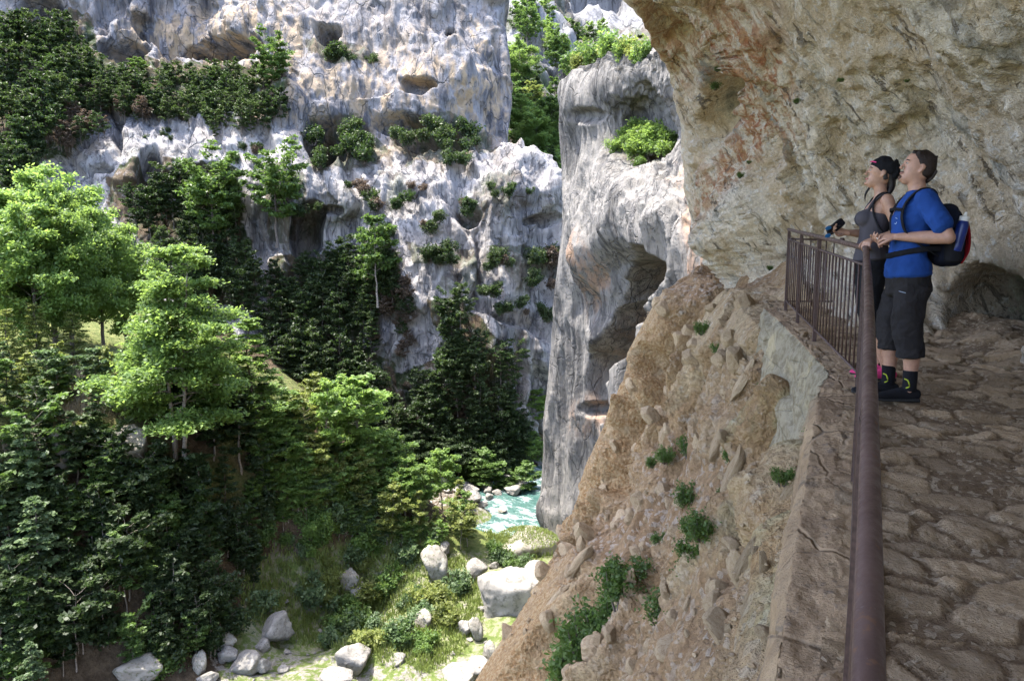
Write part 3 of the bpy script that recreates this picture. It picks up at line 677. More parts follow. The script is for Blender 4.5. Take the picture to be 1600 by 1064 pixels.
# parapet: flat top outside the rail, then a face down into the slope
yb = np.concatenate([np.linspace(-3.5, 1.5, 40), np.linspace(1.55, 6, 210), np.linspace(6.03, 9.7, 150)])
wd = interp(yb, [-3, 2.4, 4.4, 5.3, 5.85, 7.5, 9.2, 9.7], [.26, .26, .29, .30, .10, .14, .22, .26])
xe = railx(yb) - wd
prof = [(.16, -.05), (.10, .015)] + [(.1 - i * .1 / 6, .02) for i in range(1, 7)]
cols = []
NT_, NF_ = 46, 60
for i in range(NT_):
    a = i / (NT_ - 1); x = railx(yb) + .12 + (xe - railx(yb) - .12) * a
    cols.append(np.stack([x, yb, zpath(yb) + .035 - .03 * a], -1))
out = np.where(yb < 5.3, -1.0, -.85)
for i in range(1, NF_):
    a = i / (NF_ - 1); d = 2.2 * a ** 1.2
    cols.append(np.stack([xe - .03 * min(1, i / 3) - .16 * d * 1.0, yb - .10 * d * (yb > 5.3), zpath(yb) - .006 - d], -1))
G = np.stack(cols, 1)
fc = np.concatenate([np.zeros(NT_ - 1), np.ones(NF_)])[None].repeat(len(yb), 0) * (.12 + .88 * sstep(4.9, 5.7, yb))[:, None]
nr = grid_normals(G); nr *= np.where((nr * np.array([-.7, -.1, .6])).sum(-1) > 0, 1, -1)[..., None]
n = .016 * fbm(G * 5, 4, .6) + (.02 + .05 * fc) * facets(G * np.array([2.2, 1.6, 2.6]), 1) + .05 * fc * fbm(G * 1.5, 3) + .006 * fbm(G * 24, 3)
ce = np.abs(np.arange(G.shape[1]) - NT_ + .5); n = n - (.015 * np.exp(-ce / 1.5))[None] * (1 + fbm(G * 6, 2))
G = G + nr * n[..., None]
par = grid_obj('stone_parapet', G, M['parapet'], {'face': fc}); tag(par, 'low mortared stone parapet along the outer edge of the path, under the railing', 'parapet wall')
# ------------------------------------------------------------------ plants
def tube_arr(pts, rads, k=5):
    pts = np.asarray(pts, float); n = len(pts)
    t = np.gradient(pts, axis=0); t /= np.linalg.norm(t, axis=1)[:, None] + 1e-9
    ref = np.array([.3, .9, .2]); a = np.cross(t, ref); a /= np.linalg.norm(a, axis=1)[:, None] + 1e-9; b = np.cross(t, a)
    ang = np.arange(k) * 2 * math.pi / k
    V = pts[:, None] + (a[:, None] * np.cos(ang)[None, :, None] + b[:, None] * np.sin(ang)[None, :, None]) * np.asarray(rads, float)[:, None, None]
    i = np.arange(n - 1)[:, None] * k; j = np.arange(k)[None]; j2 = (j + 1) % k
    F = np.stack([i + j, i + j2, i + k + j2, i + k + j], -1).reshape(-1, 4)
    return V.reshape(-1, 3), F
class Acc:
    def __init__(s): s.V = []; s.F = []; s.n = 0
    def add(s, V, F): s.V.append(V); s.F.append(F + s.n); s.n += len(V)
    def mesh(s, name, smooth=True): return mesh_np(name, np.concatenate(s.V), np.concatenate(s.F), smooth)
def leaves(cen, rs, n, spread, size, flat=.5, tilt=.6, elong=1.9):
    """n leaves scattered round each centre"""
    cen = np.repeat(np.asarray(cen, float), n, 0)
    sp_ = np.repeat(np.broadcast_to(np.asarray(spread, float), (len(cen) // n,)), n)[:, None]
    c = cen + rs.normal(size=cen.shape) * sp_ * np.array([1, 1, flat])
    m = len(c); nz = rs.normal(size=(m, 3)) * tilt + np.array([0, 0, 1]); nz /= np.linalg.norm(nz, axis=1)[:, None]
    a = np.cross(nz, rs.normal(size=(m, 3))); a /= np.linalg.norm(a, axis=1)[:, None]; b = np.cross(nz, a)
    s_ = (size * (.6 + .8 * rs.rand(m)))[:, None]
    V = np.stack([c - a * s_ * elong * .5, c + b * s_ * .5 - a * s_ * .05, c + a * s_ * elong * .5, c - b * s_ * .5 - a * s_ * .05], 1)
    return V.reshape(-1, 3)
def leaf_mesh(name, V, rs, base=None):
    m = len(V) // 4; F = np.arange(m * 4).reshape(m, 4)
    r = rs.rand(m) if base is None else np.clip(base + .5 * (rs.rand(m) - .5), 0, 1)
    return mesh_np(name, V, F, False, {'rnd': r})
def tree_data(seed, h, cr, cb, style='round', nl=9000, leaf=.16, trunk=.16, nb=34, multi=1, lean=.0, gaps=.25):
    """returns trunk mesh, crown mesh. cr crown radius, cb crown base height, style of the outline"""
    rs = np.random.RandomState(seed); T = Acc(); cents = []; sprd = []
    for mi in range(multi):
        hh = h * (1 - .12 * mi); off = rs.normal(size=2) * (.25 if multi > 1 else 0)
        kk = 12; z = np.linspace(-.6, hh * .97, kk); wob = np.cumsum(rs.normal(size=(kk, 2)) * hh * .008, 0)
        pts = np.stack([off[0] * (1 + 2.2 * z / hh) + wob[:, 0] + lean * z, off[1] * (1 + 2.2 * z / hh) + wob[:, 1], z], 1)
        rad = trunk * (1 - .88 * np.clip(z / hh, 0, 1)) * (1 if multi == 1 else .75); rad[0] *= 1.4
        T.add(*tube_arr(pts, rad, 7))
        for b in range(nb // multi):
            f = (b + rs.rand()) / (nb // multi); zb = cb + (hh * .96 - cb) * f ** .9
            if style == 'round': prof = math.sqrt(max(.02, 1 - (2 * f - .75) ** 2 / 1.6)) * (1 - .35 * f ** 3)
            elif style == 'cone': prof = (1 - f) ** .75 * (.75 + .25 * rs.rand()) + .08
            elif style == 'layer': prof = (1 - .78 * f) * (.7 + .3 * rs.rand()) * (1 if f > .08 else .8)
            elif style == 'umbrella': prof = .35 + .65 * f ** .6
            else: prof = .55 + .45 * rs.rand()
            L = cr * prof * (.7 + .45 * rs.rand()); az = b * 2.399 + rs.normal() * .4
            o = np.array([np.interp(zb, z, pts[:, 0]), np.interp(zb, z, pts[:, 1]), zb])
            up = {'round': .55, 'cone': .10, 'layer': .22, 'umbrella': .45}.get(style, .6) * (.6 + .8 * rs.rand()) * (1.0 - .0 * f)
            if f > .85: up += .6
            m = 6; tt = np.linspace(0, 1, m)[:, None]; d = np.array([math.cos(az), math.sin(az), 0])
            bp = o + d * tt * L + np.array([0, 0, 1]) * (up * L * tt - (.18 if style in ('cone', 'layer') else .05) * L * tt ** 2) + np.cumsum(rs.normal(size=(m, 3)) * L * .035, 0)
            r0 = max(.012, trunk * .34 * (1 - .7 * f)) * min(1, L / cr + .3)
            T.add(*tube_arr(bp, np.linspace(r0, .008, m), 4))
            nsub = max(3, int(5 * L / cr) + 2)
            for sI in range(nsub):
                q = .3 + .7 * (sI + rs.rand()) / nsub; po = bp[min(m - 1, int(q * (m - 1)))]
                if rs.rand() < gaps * .5 and q < .8: continue
                sa = az + rs.choice([-1, 1]) * (.5 + .6 * rs.rand()); sl_ = L * .42 * (1.15 - q * .6) * (.6 + .7 * rs.rand())
                e = po + np.array([math.cos(sa), math.sin(sa), up * .5 + .12 * rs.normal()]) * sl_
                T.add(*tube_arr(np.array([po, (po + e) / 2 + rs.normal(size=3) * sl_ * .05, e]), [max(.006, r0 * .35), .007, .004], 3))
                for w_ in (.45, .75, 1.0):
                    if rs.rand() < gaps: continue
                    cents.append(po + (e - po) * w_); sprd.append(sl_ * .17 + .05 * cr * .8)
            cents.append(bp[-1]); sprd.append(.07 * cr)
    cents = np.array(cents); sprd = np.array(sprd)
    per = max(4, int(nl / len(cents)))
    V = leaves(cents, rs, per, sprd, leaf, .38 if style in ('layer', 'cone', 'umbrella') else .65, .5 if style in ('layer', 'cone') else .75)
    base = np.repeat(rs.rand(len(cents)), per) * .7 + .15
    return T.mesh('trunk'), leaf_mesh('crown', V, rs, base)
def bush_data(seed, h, w_, nl=1500, leaf=.1, stems=9, erect=.5):
    rs = np.random.RandomState(seed); T = Acc(); cents = []; sprd = []
    for k in range(stems):
        az = rs.rand() * 6.283; r = w_ * .5 * (.25 + .75 * rs.rand()); hh = h * (.5 + .5 * rs.rand()) * (1 - .35 * (r / w_))
        e = np.array([math.cos(az) * r, math.sin(az) * r, hh]); o = np.array([math.cos(az), math.sin(az), 0]) * r * .25 - np.array([0, 0, .15 * h])
        mid = (o + e) / 2 + np.array([math.cos(az), math.sin(az), 0]) * r * .15
        T.add(*tube_arr(np.array([o, mid, e]), [.02 * h ** .5, .013 * h ** .5, .004], 4))
        for q in (.45, .65, .85, 1.):
            c = o + (e - o) * q; m = 3
            for j in range(m):
                cents.append(c + rs.normal(size=3) * np.array([.16, .16, .12]) * w_ * .6 * (1.1 - .5 * q)); sprd.append(w_ * .065 * (.6 + .8 * rs.rand()))
    cents = np.array(cents); cents[:, 2] = np.maximum(cents[:, 2], .03 * h); per = max(3, int(nl / len(cents)))
    V = leaves(cents, rs, per, np.array(sprd), leaf, .8, .9)
    return T.mesh('stems'), leaf_mesh('foliage', V, rs, np.repeat(rs.rand(len(cents)), per) * .7 + .15)
def both(name, td, mats):
    """one mesh with twigs and leaves, for plants too small to show their parts"""
    a, b = td; va = np.zeros(len(a.vertices) * 3, np.float32); a.vertices.foreach_get('co', va); vb = np.zeros(len(b.vertices) * 3, np.float32); b.vertices.foreach_get('co', vb)
    la = np.zeros(len(a.loops), np.int32); a.loops.foreach_get('vertex_index', la); lb = np.zeros(len(b.loops), np.int32); b.loops.foreach_get('vertex_index', lb)
    fa = la.reshape(-1, 4); fb = lb.reshape(-1, 4) + len(va) // 3
    rb = np.zeros(len(b.polygons), np.float32); b.attributes['rnd'].data.foreach_get('value', rb)
    V = np.concatenate([va, vb]).reshape(-1, 3); F = np.concatenate([fa, fb])
    me = mesh_np(name, V, F, False, {'rnd': np.concatenate([np.zeros(len(fa)), rb])}, np.concatenate([np.zeros(len(fa)), np.ones(len(fb))]))
    for m in mats: me.materials.append(m)
    return me
def with_mat(td, bark, leaf):
    td[0].materials.append(bark); td[1].materials.append(leaf); return td
def clone_mat(me, leaf, idx=0):
    c = me.copy(); c.materials[idx] = leaf; return c
B, BP = M['bark'], M['bark_pale']
TD = {
 'main': with_mat(tree_data(11, 17.0, 6.2, 5.0, 'layer', 60000, .155, .26, 66, 2, 0, .3), BP, M['leaf_bright']),
 'round1': with_mat(tree_data(21, 12.5, 4.6, 2.2, 'round', 36000, .16, .2, 46, 1, 0, .25), B, M['leaf_bright']),
 'round2': with_mat(tree_data(22, 12.0, 4.2, 2.0, 'round', 32000, .16, .2, 40, 1, 0, .25), B, M['leaf_bright']),
 'slim1': with_mat(tree_data(31, 8.0, 2.1, 1.6, 'layer', 5200, .18, .085, 30, 1, 0, .25), BP, M['leaf_bright']),
 'slim2': with_mat(tree_data(32, 7.0, 1.9, 1.8, 'round', 4800, .17, .08, 26, 1, 0.03, .25), BP, M['leaf_bright']),
 'sap1': with_mat(tree_data(41, 5.0, 1.3, 1.4, 'layer', 2400, .15, .045, 22, 1, 0, .3), BP, M['leaf_dark']),
 'sap2': with_mat(tree_data(42, 5.0, 1.5, 1.6, 'umbrella', 2400, .15, .045, 20, 1, .05, .3), BP, M['leaf_dark']),
 'fir1': with_mat(tree_data(51, 9.5, 2.4, 1.2, 'cone', 11000, .12, .12, 56, 1, 0, .2), B, M['leaf_olive']),
 'fir2': with_mat(tree_data(52, 6.0, 1.4, .7, 'cone', 3600, .12, .07, 38, 1, 0, .22), B, M['leaf_blue']),
 'oak': with_mat(tree_data(61, 9.0, 4.0, 3.0, 'umbrella', 9000, .26, .18, 30, 1, .04, .25), B, M['leaf_cave']),
}
rsP = random.Random(5)
def put_tree(key, loc, label, group=None, h=None, leaf=None, name='tree', rz=None, cat='tree', wide=1.0):
    t, c = TD[key]
    if leaf is not None and c.materials[0] != M[leaf]:
        k2 = key + leaf
        if k2 not in TD: TD[k2] = (t, clone_mat(c, M[leaf]))
        c = TD[k2][1]
    r = empty(name, loc, rsP.random() * 6.28 if rz is None else rz)
    s_ = 1.0 if h is None else h
    r.scale = (s_ * wide, s_ * wide, s_)
    link('trunk', t, r); link('crown', c, r)
    tag(r, label, cat, group); return r
HB = {'main': 17.0, 'round1': 12.5, 'round2': 12., 'slim1': 8., 'slim2': 7., 'sap1': 5., 'sap2': 5., 'fir1': 9.5, 'fir2': 6., 'oak': 9.}
def tree_px(key, px, top, Y, label, group=None, leaf=None, name='tree', cat='tree', wide=1.0, py=None, rz=None):
    """tree standing at pixel column px, distance Y, top reaching pixel row top"""
    x = float(P(px, 600, Y)[0]);
    z = float(terrain(np.array([x]), np.array([Y]))[0]) - .15
    x = float(P(px, 532 + 300, Y)[0]) if False else x
    zt = float(P(px, top, Y)[2]); h = max(.25, (zt - z) / HB[key] * .93)
    return put_tree(key, (x, Y, z), label, group, h, leaf, name, rz, cat, wide)

# ---- named trees of the sunny hill ------------------------------------------------
tree_px('main', 268, 352, 50, 'tall broadleaf tree with twin trunk on the crest of the dark bank, biggest in front', rz=.6, name='broadleaf_tree', wide=.92)
tree_px('round1', 98, 268, 61, 'tall round bright green tree, highest of the dense group at the left edge', name='broadleaf_tree', wide=1.05)
tree_px('round2', 8, 292, 58, 'bright green round tree cut off by the left border of the photo', name='broadleaf_tree')
tree_px('round2', 70, 310, 56, 'dense bright tree standing in front of the tallest tree of the left group', name='broadleaf_tree', wide=.9)
tree_px('round1', 168, 330, 64, 'bright tree behind the left group, whose crown slopes down to the right', name='broadleaf_tree', wide=.9)
tree_px('round2', 205, 362, 67, 'rightmost bright round tree of the left group, just left of the twin-trunk tree', name='broadleaf_tree', wide=.85)
tree_px('round1', 120, 300, 58.5, 'bright leafy tree with dark shaded underside at the right front of the left group', name='broadleaf_tree', wide=.75)
tree_px('fir1', 395, 478, 57, 'feathery pale green tree with a straight trunk right of the twin-trunk tree', leaf='leaf_bright', name='larch_tree', wide=1.3)
tree_px('slim1', 360, 500, 59, 'narrow tree squeezed between the twin-trunk tree and the feathery tree', name='slender_tree', wide=1.2)
tree_px('slim2', 500, 588, 61, 'broad light green tree with a dark crooked stem in the middle of the hill', name='broadleaf_tree', wide=1.0)
tree_px('slim2', 558, 578, 66, 'light green tree rising against the dark forest, top in the centre of the photo', name='slender_tree', wide=1.5)
tree_px('slim2', 486, 580, 70, 'yellowish green tree peeking over the crest against the dark gully', leaf='leaf_olive', name='slender_tree', wide=1.4)
tree_px('slim1', 440, 600, 62, 'leafy slender tree beside the feathery tree, half hidden by it', name='slender_tree', wide=1.3)
tree_px('slim2', 620, 668, 68, 'low bright tree on the descending crest, left of the river stones', name='slender_tree', wide=1.5)
tree_px('slim2', 690, 700, 71, 'small bright tree at the lower end of the crest, overhanging the white river stones', name='slender_tree', wide=1.2)
tree_px('fir1', 60, 462, 53, 'yellow-green feathery tree at the left, below the dense tree group', name='larch_tree', wide=1.1)
tree_px('fir1', 118, 478, 55, 'yellow-green bushy tree between the left group and the twin-trunk tree', name='larch_tree', wide=1.3)
tree_px('fir1', 20, 470, 51, 'yellow-green tree touching the left border under the round trees', name='larch_tree')
tree_px('fir2', 40, 758, 41.5, 'pale bluish conifer at the left edge in front of the dark bank', name='conifer', cat='conifer', wide=1.2)
tree_px('fir2', 14, 990, 37.5, 'silvery conifer tip in the bottom left corner', name='conifer', cat='conifer')
tree_px('fir2', 25, 640, 43.5, 'grey-green conifer against the pale dead brush at the left edge', name='conifer', cat='conifer', wide=1.3)
tree_px('slim1', 300, 690, 48.5, 'shaded green tree under the right side of the twin-trunk tree', leaf='leaf_dark', name='slender_tree', wide=1.2)

def in_poly_pt(poly):
    xs = [p[0] for p in poly]; ys = [p[1] for p in poly]
    while True:
        x = rsP.uniform(min(xs), max(xs)); y = rsP.uniform(min(ys), max(ys))
        if bool(inpoly(np.array([x]), np.array([y]), poly)[0]): return x, y
def scatter_valley(poly, n, keys, leafs, hr, label, group, name, cat='tree', wide=(.9, 1.3)):
    for i in range(n):
        for _ in range(20):
            x, y = in_poly_pt(poly); b = ray_terrain(x, y)
            if b: break
        else: continue
        k = rsP.choice(keys); h = rsP.uniform(*hr) / HB[k]
        put_tree(k, (b[0], b[1], b[2] - .15), label, group, h, rsP.choice(leafs), name, None, cat, rsP.uniform(*wide))
# shaded bank in front: dense dark saplings
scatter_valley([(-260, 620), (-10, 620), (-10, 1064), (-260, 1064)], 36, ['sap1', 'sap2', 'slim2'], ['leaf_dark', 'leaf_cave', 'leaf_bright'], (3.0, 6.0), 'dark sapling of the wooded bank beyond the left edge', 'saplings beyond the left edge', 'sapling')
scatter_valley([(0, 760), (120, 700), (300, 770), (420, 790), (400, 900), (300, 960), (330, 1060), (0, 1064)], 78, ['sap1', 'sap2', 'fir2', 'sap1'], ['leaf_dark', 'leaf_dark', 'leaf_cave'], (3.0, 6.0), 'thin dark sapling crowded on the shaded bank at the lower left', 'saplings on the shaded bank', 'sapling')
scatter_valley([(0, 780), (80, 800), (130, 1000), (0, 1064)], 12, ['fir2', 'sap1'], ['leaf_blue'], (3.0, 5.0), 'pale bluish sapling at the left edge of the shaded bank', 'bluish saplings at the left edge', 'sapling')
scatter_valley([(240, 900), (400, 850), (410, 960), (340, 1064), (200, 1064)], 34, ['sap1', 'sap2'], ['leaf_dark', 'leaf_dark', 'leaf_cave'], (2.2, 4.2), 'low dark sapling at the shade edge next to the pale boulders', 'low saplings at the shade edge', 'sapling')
scatter_valley([(20, 560), (200, 560), (240, 640), (150, 700), (0, 690)], 16, ['sap1', 'fir2', 'slim2'], ['leaf_olive', 'leaf_bright', 'leaf_blue'], (2.5, 5.0), 'light olive young tree on the slope below the left tree group', 'olive young trees on the left slope', 'sapling')
scatter_valley([(380, 690), (480, 690), (600, 740), (700, 800), (740, 850), (700, 870), (560, 850), (400, 800)], 50, ['slim1', 'slim2', 'sap1', 'sap2'], ['leaf_bright', 'leaf_olive', 'leaf_bright'], (3.0, 5.6), 'slender light green tree on the sunlit crest sloping down to the river', 'slender trees on the sunny crest', 'slender_tree')
scatter_valley([(430, 660), (520, 640), (640, 720), (740, 820), (740, 860), (600, 850), (430, 780)], 60, ['slim2', 'sap2', 'sap1', 'round2'], ['leaf_bright', 'leaf_olive', 'leaf_bright', 'leaf_blue'], (1.8, 3.4), 'small bright young tree among the slender trees of the sunny crest', 'young trees of the sunny crest', 'sapling', wide=(1.1, 1.7))
scatter_valley([(390, 790), (560, 830), (700, 860), (720, 880), (560, 860), (400, 840)], 22, ['sap1', 'sap2', 'slim2'], ['leaf_bright', 'leaf_blue', 'leaf_cave'], (1.8, 3.2), 'dark leafed young tree at the foot of the sunny crest', 'young trees at the foot of the crest', 'sapling')
scatter_valley([(240, 600), (420, 620), (430, 760), (260, 740)], 9, ['slim1', 'round2'], ['leaf_bright', 'leaf_dark'], (5.0, 7.5), 'leafy tree filling the gap behind the twin-trunk tree', 'trees behind the twin-trunk tree', 'broadleaf_tree')

# ---- shrubs -----------------------------------------------------------------------------
SHRUB = [both('shrub', bush_data(70 + i, 1.6, 2.2, 1500, .13, 11), [B, M['leaf_dark']]) for i in range(3)]
TREELET = [both('treelet', tree_data(80 + i, 5.0, [1.9, 1.5, 1.6][i], .5, ['round', 'round', 'umbrella'][i], 3000, .15, .07, 22, 1, 0, .15), [B, M['leaf_dark']]) for i in range(3)]
_cm = {}
def coloured(me, leaf):
    k = (me.name, leaf)
    if k not in _cm: _cm[k] = me if leaf == 'leaf_dark' else clone_mat(me, M[leaf], 1)
    return _cm[k]
def put_shrub(me, leaf, loc, s_, label, group, name='shrub', cat='shrub', sz=1.0):
    o = bpy.data.objects.new(name, coloured(me, leaf)); C.objects.link(o); o.location = loc
    o.rotation_euler = (0, 0, rsP.random() * 6.28); o.scale = (s_, s_, s_ * sz); tag(o, label, cat, group); return o
def scatter_relief(DF, poly, n, mes, leafs, sr, label, group, name, cat, toward=.6, dz=-.2):
    for i in range(n):
        x, y = in_poly_pt(poly); d = float(DF(np.array([x]), np.array([y]))[0]); p = P(x, y, d)
        p = p * (1 - toward / d)
        put_shrub(rsP.choice(mes), rsP.choice(leafs), (p[0], p[1], p[2] + dz), rsP.uniform(*sr), label, group, name, cat)
FL = 'forest on the far cliff'
scatter_relief(FCD, [(-10, 60), (110, 50), (150, 110), (110, 180), (60, 250), (30, 300), (-10, 300)], 75, TREELET, ['leaf_dark', 'leaf_dark', 'leaf_dull'], (.7, 1.3), 'dark tree in the steep wood at the upper left corner', 'dark trees at the upper left', 'cliff_tree', 'tree', 4.5, -2)
scatter_relief(FCD, [(120, 118), (240, 128), (440, 128), (450, 185), (320, 205), (240, 170), (130, 175)], 90, TREELET, ['leaf_dark', 'leaf_dark', 'leaf_dull'], (.6, 1.0), 'dark green tree on the long ledge below the wide cave', 'trees on the ledge below the wide cave', 'cliff_tree', 'tree', 4.0, -1.5)
scatter_relief(FCD, [(90, 140), (220, 150), (230, 200), (130, 215), (95, 240)], 30, TREELET[:1] + TREELET[2:], ['leaf_brown', 'leaf_brown', 'leaf_dark'], (.4, .75), 'brown withered shrub on the rocks at the upper left', 'withered shrubs at the upper left', 'withered_shrub', 'shrub', 3.5, -.8)
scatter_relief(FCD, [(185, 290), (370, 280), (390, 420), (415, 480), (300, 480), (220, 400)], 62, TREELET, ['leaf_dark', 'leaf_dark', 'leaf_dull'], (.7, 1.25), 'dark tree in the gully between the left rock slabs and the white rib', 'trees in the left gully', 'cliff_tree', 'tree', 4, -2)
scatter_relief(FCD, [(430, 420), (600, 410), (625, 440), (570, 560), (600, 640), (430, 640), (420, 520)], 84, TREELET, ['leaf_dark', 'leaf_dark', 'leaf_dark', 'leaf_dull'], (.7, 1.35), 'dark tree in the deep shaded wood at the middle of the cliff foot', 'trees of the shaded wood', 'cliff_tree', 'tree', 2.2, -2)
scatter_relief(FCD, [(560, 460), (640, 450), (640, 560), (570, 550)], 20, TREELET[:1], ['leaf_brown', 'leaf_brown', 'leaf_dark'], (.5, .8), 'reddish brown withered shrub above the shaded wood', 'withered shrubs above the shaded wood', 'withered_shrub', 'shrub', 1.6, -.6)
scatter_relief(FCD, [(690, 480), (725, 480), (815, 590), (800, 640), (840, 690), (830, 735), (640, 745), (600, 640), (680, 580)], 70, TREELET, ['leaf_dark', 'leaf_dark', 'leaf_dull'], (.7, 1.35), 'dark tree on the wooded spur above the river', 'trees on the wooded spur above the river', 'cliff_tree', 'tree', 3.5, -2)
scatter_relief(FCD, [(485, 200), (560, 200), (600, 235), (550, 260), (490, 260)], 13, SHRUB, ['leaf_dark', 'leaf_dull'], (.8, 1.7), 'green shrub growing in the hollow below the smooth grey bulge', 'shrubs in the hollow of the cliff', 'shrub', 'shrub', 1.2, -.4)
scatter_relief(FCD, [(610, 215), (700, 195), (775, 215), (770, 235), (650, 240)], 16, SHRUB, ['leaf_dark', 'leaf_dull'], (.8, 1.7), 'green shrub on the ledge between the upper and the lower cliff', 'shrubs on the middle ledge', 'shrub', 'shrub', 1.2, -.2)
scatter_relief(FCD, [(485, 82), (540, 90), (600, 100), (540, 108)], 9, SHRUB, ['leaf_dark', 'leaf_dull'], (.8, 1.5), 'green shrub on the sill under the black round cave', 'shrubs under the round cave', 'shrub', 'shrub', 1.2, 0)
for (a, b, c_, d_) in [(735, 325, 4, 1.4), (690, 400, 9, 1.5), (775, 410, 5, 1.4), (850, 400, 7, 1.5), (720, 258, 4, 1.2), (790, 300, 4, 1.2), (600, 330, 4, 1.2), (680, 350, 4, 1.1), (560, 300, 4, 1.2), (640, 300, 3, 1.1), (850, 440, 4, 1.3), (800, 480, 5, 1.1), (760, 450, 5, 1.0), (860, 490, 4, 1.2), (590, 370, 5, 1.4), (470, 330, 4, 1.3), (380, 240, 5, 1.2), (250, 215, 4, 1.0), (300, 330, 3, 1.0), (840, 300, 2, .8)]:
    scatter_relief(FCD, [(a - 24, b - 10), (a + 24, b - 10), (a + 26, b + 12), (a - 22, b + 12)], c_, SHRUB, ['leaf_dark', 'leaf_dark', 'leaf_dull', 'leaf_brown'], (.5 * d_, d_), 'small shrub rooted in a crack of the white far cliff', 'shrubs in the cracks of the far cliff', 'shrub', 'shrub', 1.1, -.3)
# trees one can tell apart on the far cliff
def cliff_tree(px, py, toppx, key, label, leaf='leaf_cave', tow=3.0, wide=1.0):
    d = float(FCD(np.array([px]), np.array([py]))[0]) - tow; p = P(px, py, d); zt = float(P(px, toppx, d)[2])
    put_tree(key, tuple(p), label, None, (zt - p[2]) / HB[key], leaf, 'cliff_tree', None, 'tree', wide)
cliff_tree(428, 150, 80, 'oak', 'round bright green tree on the right end of the ledge beside the wide cave')
cliff_tree(335, 400, 282, 'oak', 'spreading tree with visible dark branches below the shallow arch in the far cliff', tow=4)
cliff_tree(432, 380, 268, 'oak', 'tree standing before the white rib of the far cliff', tow=4)
cliff_tree(590, 470, 340, 'slim2', 'thin pale tree rising in front of the white cliff above the shaded wood', tow=5)
0 and cliff_tree(545, 620, 450, 'slim2', 'tall thin tree in the shaded wood at the cliff foot', 'leaf_dark', 6)
cliff_tree(215, 130, 92, 'slim2', 'small tree on the left part of the ledge near the wide cave', tow=3, wide=1.6)
0 and cliff_tree(725, 640, 475, 'oak', 'tall dark tree at the top of the wooded spur above the river', 'leaf_dark', 6, .8)
# river edge: brighter trees
for i, (a, b, d, h) in enumerate([(790, 726, 99, 4.5), (815, 722, 100, 5.5), (840, 735, 101, 4.5), (835, 690, 105, 6), (812, 668, 106, 5), (850, 700, 107, 6), (770, 735, 98, 3.5), (800, 745, 97.5, 2.6), (828, 748, 99, 2.6), (845, 660, 110, 6)]):
    p = P(a, b, d); put_tree(['slim2', 'round2', 'slim1'][i % 3], (p[0], p[1], float(terrain(p[:1], p[1:2])[0])), 'sunlit bright green tree on the far river bank close to the grey pillar', 'bright trees on the far river bank', h / HB[['slim2', 'round2', 'slim1'][i % 3]], 'leaf_bright', 'riverside_tree', None, 'tree', 1.5)
for i in range(16):
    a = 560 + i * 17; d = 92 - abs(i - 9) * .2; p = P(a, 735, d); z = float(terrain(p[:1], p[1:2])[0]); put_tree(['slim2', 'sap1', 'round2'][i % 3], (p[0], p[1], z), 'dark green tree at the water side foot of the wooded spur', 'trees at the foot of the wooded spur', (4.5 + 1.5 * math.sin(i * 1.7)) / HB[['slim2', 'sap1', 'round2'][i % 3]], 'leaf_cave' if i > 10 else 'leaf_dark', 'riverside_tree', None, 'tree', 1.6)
# gap on the right of the far cliff and the slopes behind
for (a, b, top, key, lf, lab) in [(805, 150, 70, 'round1', 'leaf_bright', 'bright round tree standing against the right edge of the upper cliff'),
        (812, 218, 150, 'round2', 'leaf_bright', 'broad sunlit tree in the gap between the cliff and the grey pillar'),
        (840, 255, 175, 'round1', 'leaf_bright', 'large leafy tree in the centre of the gap, above the dark conifers'),
        (858, 240, 155, 'round2', 'leaf_cave', 'leafy tree in the gap next to the grey pillar'),
        (830, 185, 128, 'slim2', 'leaf_olive', 'small pale tree higher up in the gap'),
        (862, 285, 225, 'slim1', 'leaf_dark', 'dark tree at the lowest point of the gap beside the pillar')]:
    d = float(HD(np.array([a]), np.array([b]))[0]) - 6; p = P(a, b, d); zt = float(P(a, top, d)[2])
    put_tree(key, tuple(p), lab, None, (zt - p[2]) / HB[key], lf, 'broadleaf_tree', None, 'tree', 1.15)
scatter_relief(HD, [(785, 170), (870, 150), (880, 200), (872, 290), (850, 260), (790, 215)], 26, TREELET, ['leaf_dark', 'leaf_cave', 'leaf_bright'], (1.0, 2.0), 'tree in the wooded gap beside the grey pillar', 'trees in the gap', 'gap_tree', 'tree', 5, -3)
scatter_relief(HD, [(800, 0), (840, 20), (880, 50), (950, 65), (960, 110), (880, 120), (850, 70), (800, 40)], 46, TREELET, ['leaf_bright', 'leaf_cave', 'leaf_bright', 'leaf_dark'], (1.0, 2.3), 'small sunlit tree on the distant slope above the pillar', 'trees on the distant slope', 'distant_tree', 'tree', 5, -3)
# pillar crown and ledge
for i in range(22):
    a = 893 + i * 5.4; b = 104 - 24 * math.sin(min(1, i / 15) * 1.5) + rsP.uniform(-3, 6); d = float(PLD(np.array([a]), np.array([max(b, 92)]))[0]) + rsP.uniform(.2, 2.5); p = P(a, b + 3, d)
    put_shrub(rsP.choice(SHRUB), rsP.choice(['leaf_olive', 'leaf_bright', 'leaf_cave']), (p[0], p[1], p[2] - .6), rsP.uniform(.6, 1.25), 'sunlit shrub on the crown of the grey pillar', 'shrubs on the crown of the pillar', sz=1.2)
for i in range(20):
    a, b = in_poly_pt([(945, 215), (1000, 195), (1045, 205), (1050, 240), (1010, 262), (965, 250)]); d = float(PLD(np.array([a]), np.array([b]))[0]) - .2; p = P(a, b, d)
    put_shrub(rsP.choice(SHRUB), rsP.choice(['leaf_bright', 'leaf_bright', 'leaf_cave']), (p[0], p[1], p[2] - .3), rsP.uniform(.5, 1.1), 'leafy green shrub on the sunny ledge of the pillar', 'shrubs on the ledge of the pillar')
